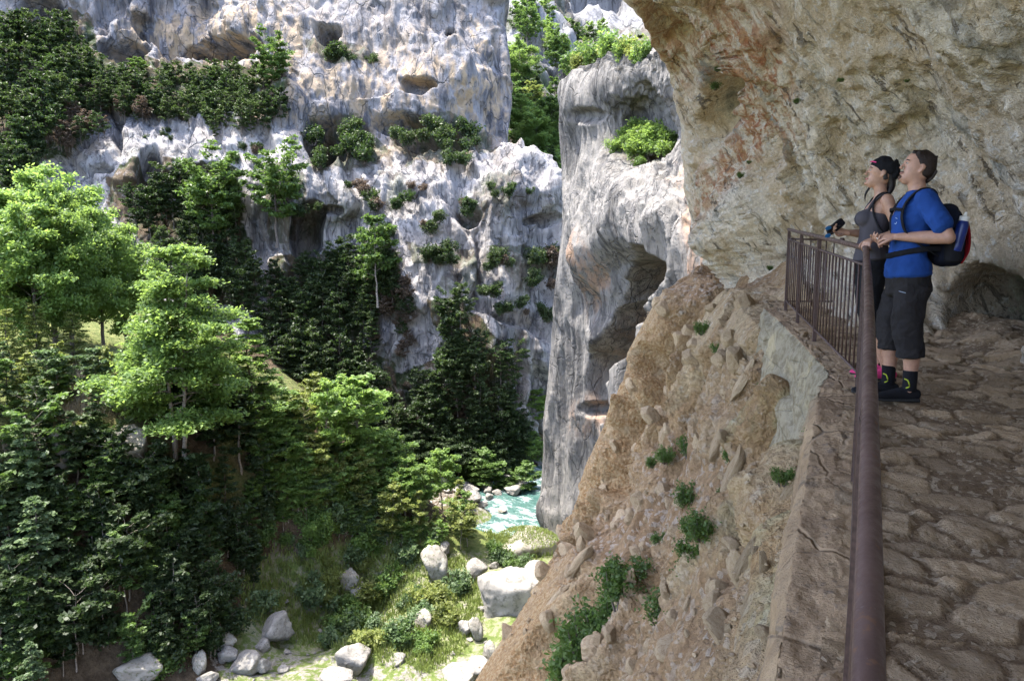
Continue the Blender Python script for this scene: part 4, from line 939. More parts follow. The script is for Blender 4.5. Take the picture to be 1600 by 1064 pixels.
# valley shrubs on grass among the boulders
for i in range(44):
    a, b = in_poly_pt([(400, 900), (560, 880), (740, 870), (860, 850), (840, 900), (735, 900), (740, 980), (640, 1040), (440, 1000), (380, 960)]); q = ray_terrain(a, b)
    if q: put_shrub(rsP.choice(SHRUB), rsP.choice(['leaf_bright', 'leaf_blue', 'leaf_olive', 'leaf_cave']), (q[0], q[1], q[2] - .1), rsP.uniform(.5, 1.35), 'rounded green shrub among the boulders on the valley floor', 'shrubs on the valley floor')
for i in range(22):
    a, b = in_poly_pt([(40, 590), (130, 570), (160, 620), (140, 690), (40, 690)]); q = ray_terrain(a, b)
    if q: put_shrub(rsP.choice(SHRUB), rsP.choice(['leaf_olive', 'leaf_brown', 'leaf_blue']), (q[0], q[1], q[2] - .1), rsP.uniform(.3, .7), 'low dry shrub in the pale patch of dead grass at the left', 'dry shrubs in the dead grass patch')
for i in range(40):
    a, b = in_poly_pt([(0, 800), (250, 780), (420, 800), (440, 880), (380, 960), (330, 1064), (0, 1064)]); q = ray_terrain(a, b)
    if q: put_shrub(rsP.choice(SHRUB), rsP.choice(['leaf_dark', 'leaf_dark', 'leaf_cave']), (q[0], q[1], q[2] - .2), rsP.uniform(.6, 1.3), 'low dark shrub under the saplings of the shaded bank', 'low shrubs of the shaded bank')
for i in range(38):
    a, b = in_poly_pt([(400, 790), (520, 770), (700, 830), (740, 870), (600, 880), (400, 870)]); q = ray_terrain(a, b)
    if q: put_shrub(rsP.choice(SHRUB), rsP.choice(['leaf_bright', 'leaf_blue', 'leaf_cave']), (q[0], q[1], q[2] - .2), rsP.uniform(.6, 1.2), 'bushy green shrub at the foot of the sunny crest', 'shrubs at the foot of the crest')
# grass: one mass of blades
def blades(name, regions, label, size=(.25, .6), w_=.05, mat='blade', per=9):
    V = []; rs = np.random.RandomState(3)
    for poly, n in regions:
        for i in range(n):
            a, b = in_poly_pt(poly); q = ray_terrain(a, b, n=160)
            if not q: continue
            for k in range(per):
                c = np.array(q) + rs.normal(size=3) * np.array([.25, .25, 0]); hgt = rs.uniform(*size); d = rs.normal(size=2) * .25 * hgt
                az = rs.rand() * 3.14; s_ = np.array([math.cos(az), math.sin(az), 0]) * w_
                tip = c + np.array([d[0], d[1], hgt]); mid = c + np.array([d[0] * .35, d[1] * .35, hgt * .6])
                V += [c - s_, c + s_, mid + s_ * .7, mid - s_ * .7, mid - s_ * .7, mid + s_ * .7, tip + s_ * .1, tip - s_ * .1]
    V = np.array(V); F = np.arange(len(V)).reshape(-1, 4)
    me = mesh_np(name, V, F, False, {'rnd': np.repeat(rs.rand(len(F) // 2), 2)})
    o = link(name, me, None, M[mat]); tag(o, label, 'grass', None, 'stuff'); return o
blades('grass', [([(380, 890), (560, 870), (740, 870), (760, 930), (740, 1000), (680, 1060), (420, 1000), (370, 950)], 1500), ([(760, 830), (850, 830), (860, 870), (770, 880)], 260), ([(250, 560), (420, 620), (420, 700), (250, 660)], 260)], 'tufts of bright green grass on the sunny valley floor between the boulders')
blades('dry_grass', [([(50, 580), (140, 570), (160, 640), (130, 700), (40, 690)], 420), ([(0, 690), (120, 680), (130, 740), (0, 740)], 60)], 'pale straw-coloured dead grass and brush on the slope at the left', (.4, 1.0), .035, 'straw')
# ------------------------------------------------------------------ boulders and shards
import bmesh
def rock_mesh(name, seed, mat, sub=4, planes=16, flat=(1, 1, 1), rough=.06, sharp=18):
    bm = bmesh.new(); bmesh.ops.create_icosphere(bm, subdivisions=sub, radius=1)
    d = np.array([v.co[:] for v in bm.verts]); F = np.array([[v.index for v in f.verts] for f in bm.faces]); bm.free()
    rs = np.random.RandomState(seed)
    nrm = rs.normal(size=(planes, 3)); nrm /= np.linalg.norm(nrm, axis=1)[:, None]; off = .55 + .4 * rs.rand(planes)
    dt = np.maximum(d @ nrm.T, .05) / off
    r = np.minimum(1 / (dt ** sharp).sum(1) ** (1 / sharp), 1.15)
    V = d * r[:, None]
    V = V * np.array(flat)
    V += d * (rough * (fbm(V * 2.2 + seed, 4, .55) + .8 * facets(V * 2.6 + seed, 1)))[:, None]
    V[:, 2] = V[:, 2]
    return mesh_np(name, V, F, True)
def rocks(n, mat, **k):
    out = []
    for i in range(n):
        me = rock_mesh('rock', 100 + 7 * i + len(str(mat)), mat, **k); me.materials.append(M[mat]); out.append(me)
    return out
BL = rocks(6, 'boulder'); BG = rocks(3, 'boulder_grey', rough=.08)
def put_rock(me, loc, size, rz, label, group=None, name='boulder', cat='boulder', rx=0, ry=0):
    o = bpy.data.objects.new(name, me); C.objects.link(o); o.location = loc; o.scale = size if hasattr(size, '__len__') else (size,) * 3
    o.rotation_euler = (rx, ry, rz); tag(o, label, cat, group); return o
def bould_px(px, py, wpx, hpx, k, label, group=None, grey=False, Y=None, rz=0., zf=None):
    """px,py = centre of the rock in the photo, wpx/hpx its size there"""
    if Y is None:
        q = ray_terrain(px, py + hpx * .35); zt = -31.0
        p = P(px, py + hpx * .35, 1.0); Yw = zt / p[2]
        Y = min(q[1] if q else 1e9, Yw)
    c = P(px, py, Y); w_ = wpx / FPX * Y / 2; h_ = hpx / FPX * Y / 2
    me = (BG if grey else BL)[k % (3 if grey else 6)]
    return put_rock(me, tuple(c), (w_ * 1.12, w_ * .95, h_ * 1.15), rz, label, group)
# the huge one and its neighbours
hero = rock_mesh('boulder', 5, 'boulder', 5, 11, (1, 1, 1), .06, 26); hero.materials.append(M['boulder'])
c = P(790, 938, 54.5); put_rock(hero, tuple(c), (3.2, 3.0, 3.3), .5, 'huge pale angular boulder at the foot of the rubble slope, largest on the valley floor', rx=.1, ry=.25)
bould_px(836, 890, 36, 22, 1, 'pale rounded boulder top showing just behind the huge angular boulder', Y=57)
bould_px(746, 985, 28, 40, 0, 'dark shaded rock under the left edge of the huge angular boulder', grey=True)
bould_px(764, 1018, 26, 34, 1, 'dark narrow rock between the huge angular boulder and the slope', grey=True)
bould_px(748, 1040, 42, 34, 2, 'white boulder at the bottom, under the huge angular boulder')
bould_px(433, 981, 62, 52, 3, 'pale boulder with a sloping top standing in the bright grass left of centre', rz=1)
bould_px(411, 1008, 30, 22, 4, 'small white boulder leaning on the left of the pale sloping boulder')
bould_px(551, 1028, 60, 50, 5, 'large white boulder in the grass at the bottom centre', rz=.6)
bould_px(520, 1056, 60, 30, 0, 'white flat boulder cut off by the bottom border, left of centre')
bould_px(622, 1033, 30, 20, 1, 'small white rock right of the large white boulder at the bottom')
bould_px(443, 1045, 19, 15, 2, 'small tan stone at the bottom between two white boulders')
bould_px(408, 1040, 30, 26, 3, 'small rounded grey rock above the bottom border')
bould_px(387, 1035, 56, 34, 4, 'flat-topped white boulder at the bottom left of the meadow', rz=.4)
bould_px(350, 1000, 44, 26, 5, 'grey boulder at the edge of the shaded bank', grey=True)
bould_px(352, 1022, 36, 34, 0, 'mottled boulder right below the grey one at the edge of the shaded bank')
bould_px(312, 1036, 34, 38, 1, 'dark hollowed rock left of the meadow boulders', grey=True)
bould_px(222, 1043, 72, 46, 2, 'big brown boulder alone in the shaded thicket at the bottom left', grey=True)
bould_px(325, 1058, 32, 18, 3, 'low white rock on the bottom border at the shade edge')
bould_px(558, 922, 42, 26, 4, 'tan rock in front of the dark shrubs in the middle of the meadow', grey=True)
bould_px(684, 885, 50, 62, 0, 'tall brownish rock outcrop half hidden by a shrub', grey=True)
bould_px(742, 888, 38, 32, 2, 'rounded pale rock above the huge angular boulder', rz=2)
bould_px(772, 884, 18, 14, 3, 'small pale stone beside the rounded rock above the huge boulder')
bould_px(690, 860, 32, 24, 1, 'white-topped rock on top of the brownish outcrop')
bould_px(661, 968, 36, 30, 1, 'grey rock beside the shrubs in the lower meadow', grey=True)
bould_px(727, 980, 26, 26, 5, 'pinkish stone just left of the dark gap by the huge boulder')
bould_px(720, 1056, 70, 26, 1, 'wide white slab on the bottom border near the rubble slope')
bould_px(654, 1048, 18, 11, 2, 'small flat stone near the bottom border')
bould_px(600, 1008, 16, 10, 3, 'little white stone in the grass above the large white boulder')
bould_px(86, 712, 70, 74, 0, 'brown rock outcrop jutting from the slope at the left', grey=True)
bould_px(190, 700, 120, 60, 1, 'broad brown rock face in the bank left of the twin trunk', grey=True)
bould_px(545, 905, 34, 40, 2, 'grey rock among dark shrubs at the foot of the crest', grey=True)
# mound with grass by the river
c = P(822, 858, 67.5); put_rock(BG[2], (c[0], c[1], c[2] + .1), (3.9, 3.2, 2.3), .3, 'broad rock mound topped with bright grass beside the river', name='rock_mound', cat='rock')
_V = []; rs = np.random.RandomState(8)
for i in range(2600):
    a_ = rs.rand() * 6.283; q_ = rs.rand() ** .5 * .92; b0 = np.array([c[0] + 3.6 * q_ * math.cos(a_), c[1] + 2.9 * q_ * math.sin(a_), c[2] + 2.05 * math.sqrt(1 - q_ * q_ * .9) - .05])
    az = rs.rand() * 3.14; s_ = np.array([math.cos(az), math.sin(az), 0]) * .045; tp = b0 + np.array([rs.normal() * .1, rs.normal() * .1, rs.uniform(.1, .28)])
    _V += [b0 - s_, b0 + s_, tp + s_ * .2, tp - s_ * .2]
_F = np.arange(len(_V)).reshape(-1, 4)
tag(link('mound_grass', mesh_np('mound_grass', np.array(_V), _F, False, {'rnd': rs.rand(len(_F))}), None, M['blade']), 'bright grass growing on top of the rock mound by the river', 'grass', None, 'stuff')
RIV = [(235, 310, 160, 80), (300, 345, 150, 70), (190, 350, 110, 60), (330, 410, 150, 110), (390, 465, 130, 60), (270, 470, 110, 50), (430, 300, 130, 60), (460, 255, 60, 70), (525, 290, 60, 60), (600, 270, 110, 100), (440, 350, 80, 60), (445, 400, 90, 60), (520, 365, 90, 60), (655, 350, 190, 80), (720, 290, 120, 80), (800, 295, 60, 40), (490, 225, 70, 40), (415, 245, 50, 40), (380, 270, 60, 50), (560, 512, 110, 42), (820, 240, 50, 30), (860, 235, 40, 30), (80, 290, 110, 90), (110, 350, 90, 60), (150, 280, 70, 50)]
RL = {3: 'large white boulder with a steep face on the near left of the river stones', 13: 'long white flat boulder reaching furthest into the turquoise river', 9: 'pointed grey boulder, tallest of the row at the river bend', 19: 'dark wet boulder alone in the rapids', 14: 'dark-sided boulder at the right end of the river stones', 4: 'low pale boulder nearest the rapids, in front of the large white one', 0: 'broad grey boulder at the left rear of the river stones', 22: 'pale boulder behind the small overhanging tree by the river'}
for i, (a, b, w_, h_) in enumerate(RIV):
    bould_px(680 + a / 5.318, 700 + b / 5.318, w_ / 5.318, h_ / 5.318, i, RL.get(i, 'grey-white boulder in the row of stones lining the turquoise river'), 'boulders along the river', grey=(i == 19), rz=i * 1.3)
for i in range(70):
    a = rsP.uniform(395, 760); b = rsP.uniform(985, 1062) if i < 42 else rsP.uniform(880, 985)
    if a < 340 + (1064 - b) * .6: continue
    bould_px(a, b, rsP.uniform(5, 15), rsP.uniform(3, 9), i, 'small white stone scattered in the grass of the valley floor', 'small stones on the valley floor', rz=i)

# shards on the rubble slope
SH = rocks(7, 'loose_rock', sub=3, planes=13, rough=.05, sharp=60)
for me in SH: me.polygons.foreach_set('use_smooth', np.zeros(len(me.polygons), bool))
def slope_at(px, py):
    k = np.argmin((SLOPE_PX - px) ** 2 + (SLOPE_PY - py) ** 2); i, j = np.unravel_index(k, SLOPE_PX.shape)
    i = min(max(i, 1), SLOPE_G.shape[0] - 2); j = min(max(j, 1), SLOPE_G.shape[1] - 2)
    n = np.cross(SLOPE_G[i, j + 1] - SLOPE_G[i, j - 1], SLOPE_G[i + 1, j] - SLOPE_G[i - 1, j]); n /= np.linalg.norm(n) + 1e-9
    if n @ SLOPE_G[i, j] > 0: n = -n
    return SLOPE_G[i, j], n
SP = [((870, 840), (1240, 1060), 66), ((950, 620), (1240, 860), 36), ((800, 980), (1000, 1064), 20), ((1040, 470), (1220, 640), 26), ((890, 500), (1050, 860), 26)]
rsP.seed(77)
for (a0, b0), (a1, b1), n in SP:
    for i in range(n):
        a = rsP.uniform(a0, a1); b = rsP.uniform(b0, b1)
        if a < sl_l(b) + 14 or a > interp(b, [480, 600, 700, 850, 1064], [1225, 1290, 1270, 1250, 1232]) - 8: continue
        p, nn = slope_at(a, b); d = float(np.linalg.norm(p)); w_ = rsP.uniform(10, 40) / FPX * d * .5 * (1.6 if rsP.random() < .15 else 1)
        p = p - nn * w_ * .14
        put_rock(rsP.choice(SH), tuple(p), (w_ * rsP.uniform(.5, .9), w_ * .9, w_ * rsP.uniform(.8, 1.3)), rsP.uniform(-.6, .6), 'angular rock shard lying on the brown rubble slope below the path', 'shards on the rubble slope', 'rock_shard', 'rock', rsP.uniform(-.5, .5), rsP.uniform(-1.1, -.2))
for (a, b, w_, h_, lab) in [(1078, 790, 34, 14, 'pale flat stone lying on the scree in the middle of the slope'), (1012, 930, 20, 48, 'tall upright pale slab standing in the lower slope above the shrubs'), (940, 1025, 44, 30, 'tan rounded rock at the bottom of the slope beside the dark shrubs'),
                       (1190, 862, 16, 16, 'small pale stone balanced under the parapet on the slope'), (968, 905, 16, 44, 'upright grey-white rock fin on the left of the slope'), (930, 870, 14, 36, 'narrow white rock fin near the left edge of the slope'),
                       (1150, 470, 22, 16, 'pale block lying at the top of the slope'), (1145, 505, 18, 12, 'round pale stone beneath the two small shrubs'), (1240, 900, 14, 46, 'thin pale upright slab under the parapet edge'), (1180, 930, 30, 44, 'large tan slab leaning towards the parapet'), (1060, 1020, 60, 30, 'broad tan slab at the bottom of the rubble slope')]:
    p, nn = slope_at(a, b); d = float(np.linalg.norm(p)); put_rock(SH[int(a) % 7], tuple(p + nn * .03), (w_ / FPX * d * .55, w_ / FPX * d * .5, h_ / FPX * d * .55), rsP.uniform(-.4, .4), lab, None, 'rock_shard', 'rock', 0, rsP.uniform(-.25, .1))
for i, (a, b, L_, wd_) in enumerate([(1262, 640, 90, 22), (1235, 700, 120, 26), (1205, 690, 100, 22), (1252, 780, 110, 22), (1215, 800, 130, 28), (1180, 740, 110, 24), (1180, 850, 100, 24), (1140, 700, 80, 22), (1225, 880, 90, 22), (1120, 800, 80, 20), (1190, 620, 90, 20), (1110, 640, 70, 20), (1060, 620, 70, 22), (1000, 800, 70, 22), (930, 900, 70, 24), (895, 960, 70, 22), (1150, 1000, 90, 30), (1205, 970, 80, 26)]):
    p, nn = slope_at(a, b); d = float(np.linalg.norm(p)); h_ = L_ / FPX * d / 2; w_ = wd_ / FPX * d / 2
    put_rock(SH[(i * 3) % 7], tuple(p - nn * w_ * .25), (w_ * .8, w_ * 1.1, h_), rsP.uniform(-.3, .3), 'long tilted rock slab embedded in the rubble slope', 'tilted slabs of the rubble slope', 'tilted_rock', 'rock', rsP.uniform(-.25, .1), rsP.uniform(.35, .65))
# gravel: nobody could count it
def gravel(name, pts, sizes, mat, label):
    rs = np.random.RandomState(9); bm = bmesh.new(); bmesh.ops.create_icosphere(bm, subdivisions=1, radius=1)
    d = np.array([v.co[:] for v in bm.verts]); F = np.array([[v.index for v in f.verts] for f in bm.faces]); bm.free()
    n = len(pts); r = .6 + .5 * rs.rand(n, len(d), 1); V = d[None] * r * (sizes[:, None, None] * (np.array([1, .8, .5])[None, None] * (.7 + .6 * rs.rand(n, 1, 3))))
    V = (V + pts[:, None]).reshape(-1, 3); FF = (F[None] + (np.arange(n) * len(d))[:, None, None]).reshape(-1, 3)
    o = link(name, mesh_np(name, V, FF, False), None, M[mat]); return tag(o, label, 'gravel', None, 'stuff')
rs = np.random.RandomState(4); pts = []; sz = []
msk = (SLOPE_PY > 470) & (SLOPE_PY < 1080) & (SLOPE_PX > 780)
ii, jj = np.nonzero(msk); sel = rs.choice(len(ii), 2600)
gp = SLOPE_G[ii[sel], jj[sel]]; gp = gp + rs.normal(size=gp.shape) * .03
gravel('scree', gp, .006 + .022 * rs.rand(len(gp)) ** 2.5 + .0008 * np.linalg.norm(gp, axis=1), 'loose_rock', 'loose brown scree covering the slope below the path')
yv = rs.uniform(1.2, 9, 2600); xv = railx(yv) + .05 + (wallx(yv) - railx(yv)) * rs.rand(2600) ** .8
gravel('path_gravel', np.stack([xv, yv, zpath(yv) + .012 + 0 * xv], -1), .004 + .011 * rs.rand(2600) ** 3, 'loose_rock', 'fine loose gravel lying on the cobbled path')
for i in range(26):
    y = rsP.uniform(4.6, 9.0); wv = float(wallx(y)); rx_ = float(railx(y)); x = wv - rsP.uniform(1.3, 2.0) * (1 if y < 7 else .6)
    if x < rx_ + .5: continue
    s_ = rsP.uniform(.02, .06); put_rock(SH[i % 7], (x, y, float(zpath(y)) + .06 + s_ * .2), (s_, s_ * .8, s_ * .6), i, 'broken stone lying at the foot of the wall beside the path', 'broken stones at the foot of the wall', 'loose_stone', 'rock')
# plants of the rubble slope and of the wall
SL = [both('leafy_plant', bush_data(120 + i, .45, .6, 2200, .026, 14), [M['bark'], M['leaf_cave']]) for i in range(3)]
def slope_plant(px, py, wpx, label, leaf='leaf_cave', hs=1.0, group=None):
    p, nn = slope_at(px, py); d = float(np.linalg.norm(p)); s_ = wpx / FPX * d / .6 * (1.15 if py > 890 else .9)
    put_shrub(rsP.choice(SL), leaf, tuple(p + nn * .02), s_, label, group, 'leafy_plant', 'plant', hs)
_cm.clear()
def coloured(me, leaf):
    k = (me.name, leaf)
    if k not in _cm: _cm[k] = clone_mat(me, M[leaf], 1)
    return _cm[k]
for a, b, w_, lab in [(1132, 540, 30, 'small dark green tuft at the upper slope, upper of two'), (1140, 562, 30, 'small green tuft below another one on the upper slope'), (1095, 555, 34, 'green tuft left of the pair on the upper slope'),
        (1062, 706, 50, 'dark green leafy shrub in the middle of the slope'), (1040, 722, 34, 'leafy plant touching the shrub in the middle of the slope'), (1018, 728, 26, 'small plant left of the shrub in the middle of the slope'),
        (1150, 720, 40, 'sparse weed on the streaked slabs below the path'), (1232, 690, 36, 'green weed on the slabs under the parapet corner'), (1195, 650, 28, 'small weed on the pale slabs'), (1222, 640, 24, 'weed just under the parapet'), (1278, 708, 34, 'weed growing at the edge of the parapet'), (1253, 776, 36, 'fresh green weed beside the parapet edge'),
        (1085, 795, 50, 'loose green plant above the grey-leaved one'), (1085, 838, 44, 'green plant in the scree, lower of the pair'), (1030, 850, 30, 'rounded grey-green plant alone in the scree'),
        (1120, 852, 60, 'wide green plant spreading over the scree'), (1090, 880, 56, 'green plant at the centre of the lower slope'), (1072, 905, 46, 'green plant hanging below the central one'),
        (975, 910, 46, 'dark shrub in the hollow between the rock fins'), (1003, 930, 56, 'dark green shrub beside the upright slab'), (985, 960, 70, 'dense dark shrub in the lower slope'), (1030, 975, 60, 'dark shrub right of the dense one'), (950, 965, 54, 'dark shrub left of the dense one'),
        (905, 1010, 86, 'big dark green shrub near the lower left of the slope'), (868, 1040, 80, 'dark green shrub on the bottom border of the slope'), (930, 1000, 64, 'dark shrub joining the big one to the dense one'), (1045, 945, 36, 'low green plant next to the slab'),
        (1145, 915, 20, 'tiny bright weed in the rubble'), (1215, 1030, 30, 'weed near the bottom of the parapet'), (1205, 1040, 24, 'weed on the bottom edge by the parapet'), (960, 755, 16, 'tiny dark tuft on the ochre ridge'), (1135, 778, 18, 'tiny tuft below the scree plants')]:
    slope_plant(a, b, w_, lab)
def wall_at(px, py):
    g = P(px, py, 1.0); a, e, r = azel(g); R_ = float(np.exp(WD(a, e))); return g / r * R_
for a, b, w_, lab in [(1245, 162, 12, 'small green tuft hanging on the cream wall above the couple'), (1314, 128, 10, 'small mossy tuft high on the wall'), (1417, 129, 7, 'tiny green tuft high on the wall at the right'), (1120, 112, 12, 'green tuft in the dark notch of the wall'), (1118, 140, 18, 'moss tuft on the dark ledge in the notch'),
        (1155, 278, 14, 'small green plant on the ochre strip of the wall'), (1170, 256, 8, 'tiny plant above the ochre strip'), (1147, 396, 16, 'plant at the foot of the wall where the slope begins'), (1202, 422, 12, 'tuft low on the wall left of the railing'), (1000, 60, 8, 'tiny tuft under the lip of the overhang')]:
    p = wall_at(a, b) * .985; s_ = w_ / FPX * float(np.linalg.norm(p)) / .5
    put_shrub(rsP.choice(SL), 'leaf_cave', tuple(p), s_ * .8, lab, None, 'wall_plant', 'plant', .8)
# ------------------------------------------------------------------ railing
def mat_rail():
    t = NT('painted_rail'); v = t.gpos(); n = t.noise(v, 26, 5, .7); m = t.noise(v, 5, 4, .6); s = t.noise(v, 140, 3, .7)
    c = t.mix(t.ramp(m, .35, .65), (.070, .040, .034), (.100, .060, .050))
    c = t.mix(t.ramp(n, .60, .66, 0, .75), c, (.15, .075, .04)); c = t.mix(t.ramp(s, .66, .72, 0, .5), c, (.22, .19, .17))
    return t.bsdf(c, t.ramp(n, .3, .7, .35, .65), t.bump(t.math('ADD', n, t.math('MULTIPLY', s, .4)), .0012), .4)
M['rail'] = mat_rail()
M['rail_post'] = simple('painted_post', (.062, .036, .030), .55, .4, 70, .001, var=.3)
def bar(a, b, r, k=12, square=False):
    a = np.array(a, float); b = np.array(b, float)
    V, F = tube_arr(np.array([a, b]), [r, r], k)
    n = k; V = np.concatenate([V]); caps = [np.arange(k)[::-1][None], (np.arange(k) + k)[None]]
    return V, F, caps
def bar_obj(name, pts, r, mat, parent, k=14, smooth=True):
    V, F = tube_arr(np.asarray(pts, float), [r] * len(pts) if not hasattr(r, '__len__') else r, k); n = len(V)
    me = mesh_np(name, V, [F, np.arange(k)[::-1][None], np.arange(n - k, n)[None]], smooth)
    return link(name, me, parent, mat)
def box_np(c, sx, sy, sz, rz=0):
    v = np.array([(x, y, z) for z in (-1, 1) for y in (-1, 1) for x in (-1, 1)], float) * np.array([sx, sy, sz]) / 2
    ca, sa = math.cos(rz), math.sin(rz); v = v @ np.array([[ca, sa, 0], [-sa, ca, 0], [0, 0, 1]]) + np.array(c)
    F = np.array([[0, 2, 3, 1], [4, 5, 7, 6], [0, 1, 5, 4], [2, 6, 7, 3], [0, 4, 6, 2], [1, 3, 7, 5]]); return v, F
rail = empty('railing', (float(RV.x), float(RV.y), float(zpath(RV.y))))
tag(rail, 'long brown metal railing with round handrail and thin balusters edging the path', 'railing')
org = np.array([RV.x, RV.y, float(zpath(RV.y))])
def rel(p): return np.asarray(p, float) - org
v0 = np.array(RN); v1 = np.array(RV); v2 = np.array(RF); dn = (v1 - v0); dn /= np.linalg.norm(dn)
start = v0 - dn * 1.7
mid = (v0 * .45 + v1 * .55) + np.array([.025, 0, -.0])
def bez(a, b, c, n):
    t = np.linspace(0, 1, n)[:, None]; return (1 - t) ** 2 * a + 2 * t * (1 - t) * b + t * t * c
d2 = (v2 - v1) / np.linalg.norm(v2 - v1)
near_line = np.concatenate([[start], bez(v0, mid, v1 - dn * .06, 14)])
bar_obj('handrail', rel(np.concatenate([near_line, [v1 - dn * .02]])), .0215, M['rail'], rail, 20)
bar_obj('handrail', rel([v1 - dn * .03 + np.array([.0, 0, 0]), v1 + d2 * .05, v2 + d2 * .05]), .021, M['rail'], rail, 16)
def foot(p): return np.array([p[0], p[1], float(zpath(p[1])) + .02])
def section(a, b, posts, step, drop=.125, low=.13):
    a = np.asarray(a); b = np.asarray(b); L = np.linalg.norm((b - a)[:2]); rz = math.atan2(*(b - a)[[1, 0]])
    up = np.array([0, 0, 1.])
    fa, fb = foot(a), foot(b)
    bar_obj('upper_rail', rel([a - up * drop, b - up * drop]), .011, M['rail_post'], rail, 8)
    bar_obj('lower_rail', rel([fa + up * low, fb + up * low]), .011, M['rail_post'], rail, 8)
    for f in posts:
        p = a + (b - a) * f; q = foot(p); top = p - up * .035
        V, F = box_np((q + top) / 2, .036, .036, (top - q)[2], rz); V2, F2 = box_np(top + up * .008, .030, .030, .018, rz)
        link('post', mesh_np('post', rel(np.concatenate([V, V2])), np.concatenate([F, F2 + 8]), False), rail, M['rail_post'])
    n = int(L / step)
    for i in range(1, n):
        f = i / n
        if min(abs(f - g) for g in posts) * L < step * .45: continue
        p = a + (b - a) * f; q = foot(p)
        bar_obj('baluster', rel([q + up * low, p - up * drop]), .0078, M['rail_post'], rail, 6)
section(v0 - dn * .95, v1, [0.0, .36, .70, .985], .14)
section(v1 + d2 * .03, v2, [.46, .74, .995], .142)
# short return from the last post to the rock
w1 = np.array(PV(1314, 384, 9.25)); 
ret = empty('return_railing', (float(v2[0]), float(v2[1]), float(zpath(v2[1])))); tag(ret, 'short railing panel closing the end of the path against the rock wall', 'railing')
o0 = np.array(ret.location); fz = float(zpath(9.3))
a_, b_ = v2 + np.array([.03, 0, -.12]), np.array([w1[0], w1[1], v2[2] - .14])
bar_obj('upper_rail', [a_ - o0, b_ - o0], .013, M['rail_post'], ret, 8)
bar_obj('lower_rail', [np.array([a_[0], a_[1], fz + .14]) - o0, np.array([b_[0], b_[1], fz + .14]) - o0], .011, M['rail_post'], ret, 8)
for i in range(6):
    f = (i + .6) / 6.5; p = a_ + (b_ - a_) * f; bar_obj('baluster', [np.array([p[0], p[1], fz + .14]) - o0, p - o0], .008, M['rail_post'], ret, 6)
bar_obj('wall_anchor', [b_ - o0 - np.array([.01, 0, 0]), b_ - o0 + np.array([.03, 0, 0])], .035, M['rail_post'], ret, 12)
# ------------------------------------------------------------------ people
def skinmat(name, col):
    t = NT(name); v = t.pos(); n = t.noise(v, 30, 3)
    c = t.mix(t.ramp(n, .35, .65), tuple(x * .9 for x in col), tuple(min(1, x * 1.08) for x in col))
    return t.bsdf(c, .5, t.bump(t.noise(v, 180, 3), .0006), .4, **{'Subsurface Weight': .08, 'Subsurface Radius': (.02, .008, .004), 'Subsurface Scale': .5})
def cloth(name, col, rough=.9, fold=.006):
    t = NT(name); v = t.pos(); n = t.noise(t.mapv(v, (1, 1, .6)), 9, 3, .5, .6)
    c = t.mix(t.ramp(n, .3, .7), tuple(x * .85 for x in col), tuple(min(1, x * 1.1) for x in col))
    return t.bsdf(c, rough, t.bump(t.math('ADD', n, t.math('MULTIPLY', t.noise(v, 160, 2), .05)), fold * 4, .7), .15)
M['skin_m'] = skinmat('skin_tan', (.37, .205, .14)); M['skin_w'] = skinmat('skin_olive', (.35, .195, .13))
M['blue'] = cloth('blue_tshirt', (.014, .050, .20)); M['black'] = cloth('black_fabric', (.010, .010, .012)); M['charcoal'] = cloth('charcoal_top', (.055, .050, .058), fold=.002)
M['darkshorts'] = cloth('dark_shorts', (.022, .020, .021), fold=.012); M['red'] = cloth('red_fabric', (.22, .008, .012)); M['pink'] = cloth('pink_fabric', (.55, .05, .16))
M['hair_m'] = simple('hair_brown', (.020, .012, .009), .6, .3, 120, .004, var=.4); M['hair_w'] = simple('hair_black', (.010, .007, .007), .5, .4, 120, .004)
M['beard'] = simple('stubble', (.085, .05, .038), .8, .2, 260, .002, var=.3)
M['navy'] = cloth('navy_fabric', (.010, .012, .022))
M['rubber'] = simple('sole_rubber', (.02, .02, .02), .8); M['lime'] = simple('lime_trim', (.35, .42, .03), .7); M['white_p'] = simple('white_plastic', (.7, .68, .62), .4); M['bottle'] = simple('blue_bottle', (.008, .025, .16), .35, .5)
M['eye_w'] = simple('eye_white', (.38, .35, .33), .3); M['eye_d'] = simple('eye_dark', (.02, .012, .008), .2); M['lip'] = simple('lips', (.27, .09, .08), .5); M['glossblack'] = simple('gloss_black', (.012, .012, .014), .15, .5)
M['lens'] = simple('blue_lens', (.02, .10, .25), .08, .6); M['print'] = simple('pale_print', (.35, .42, .55), .8)

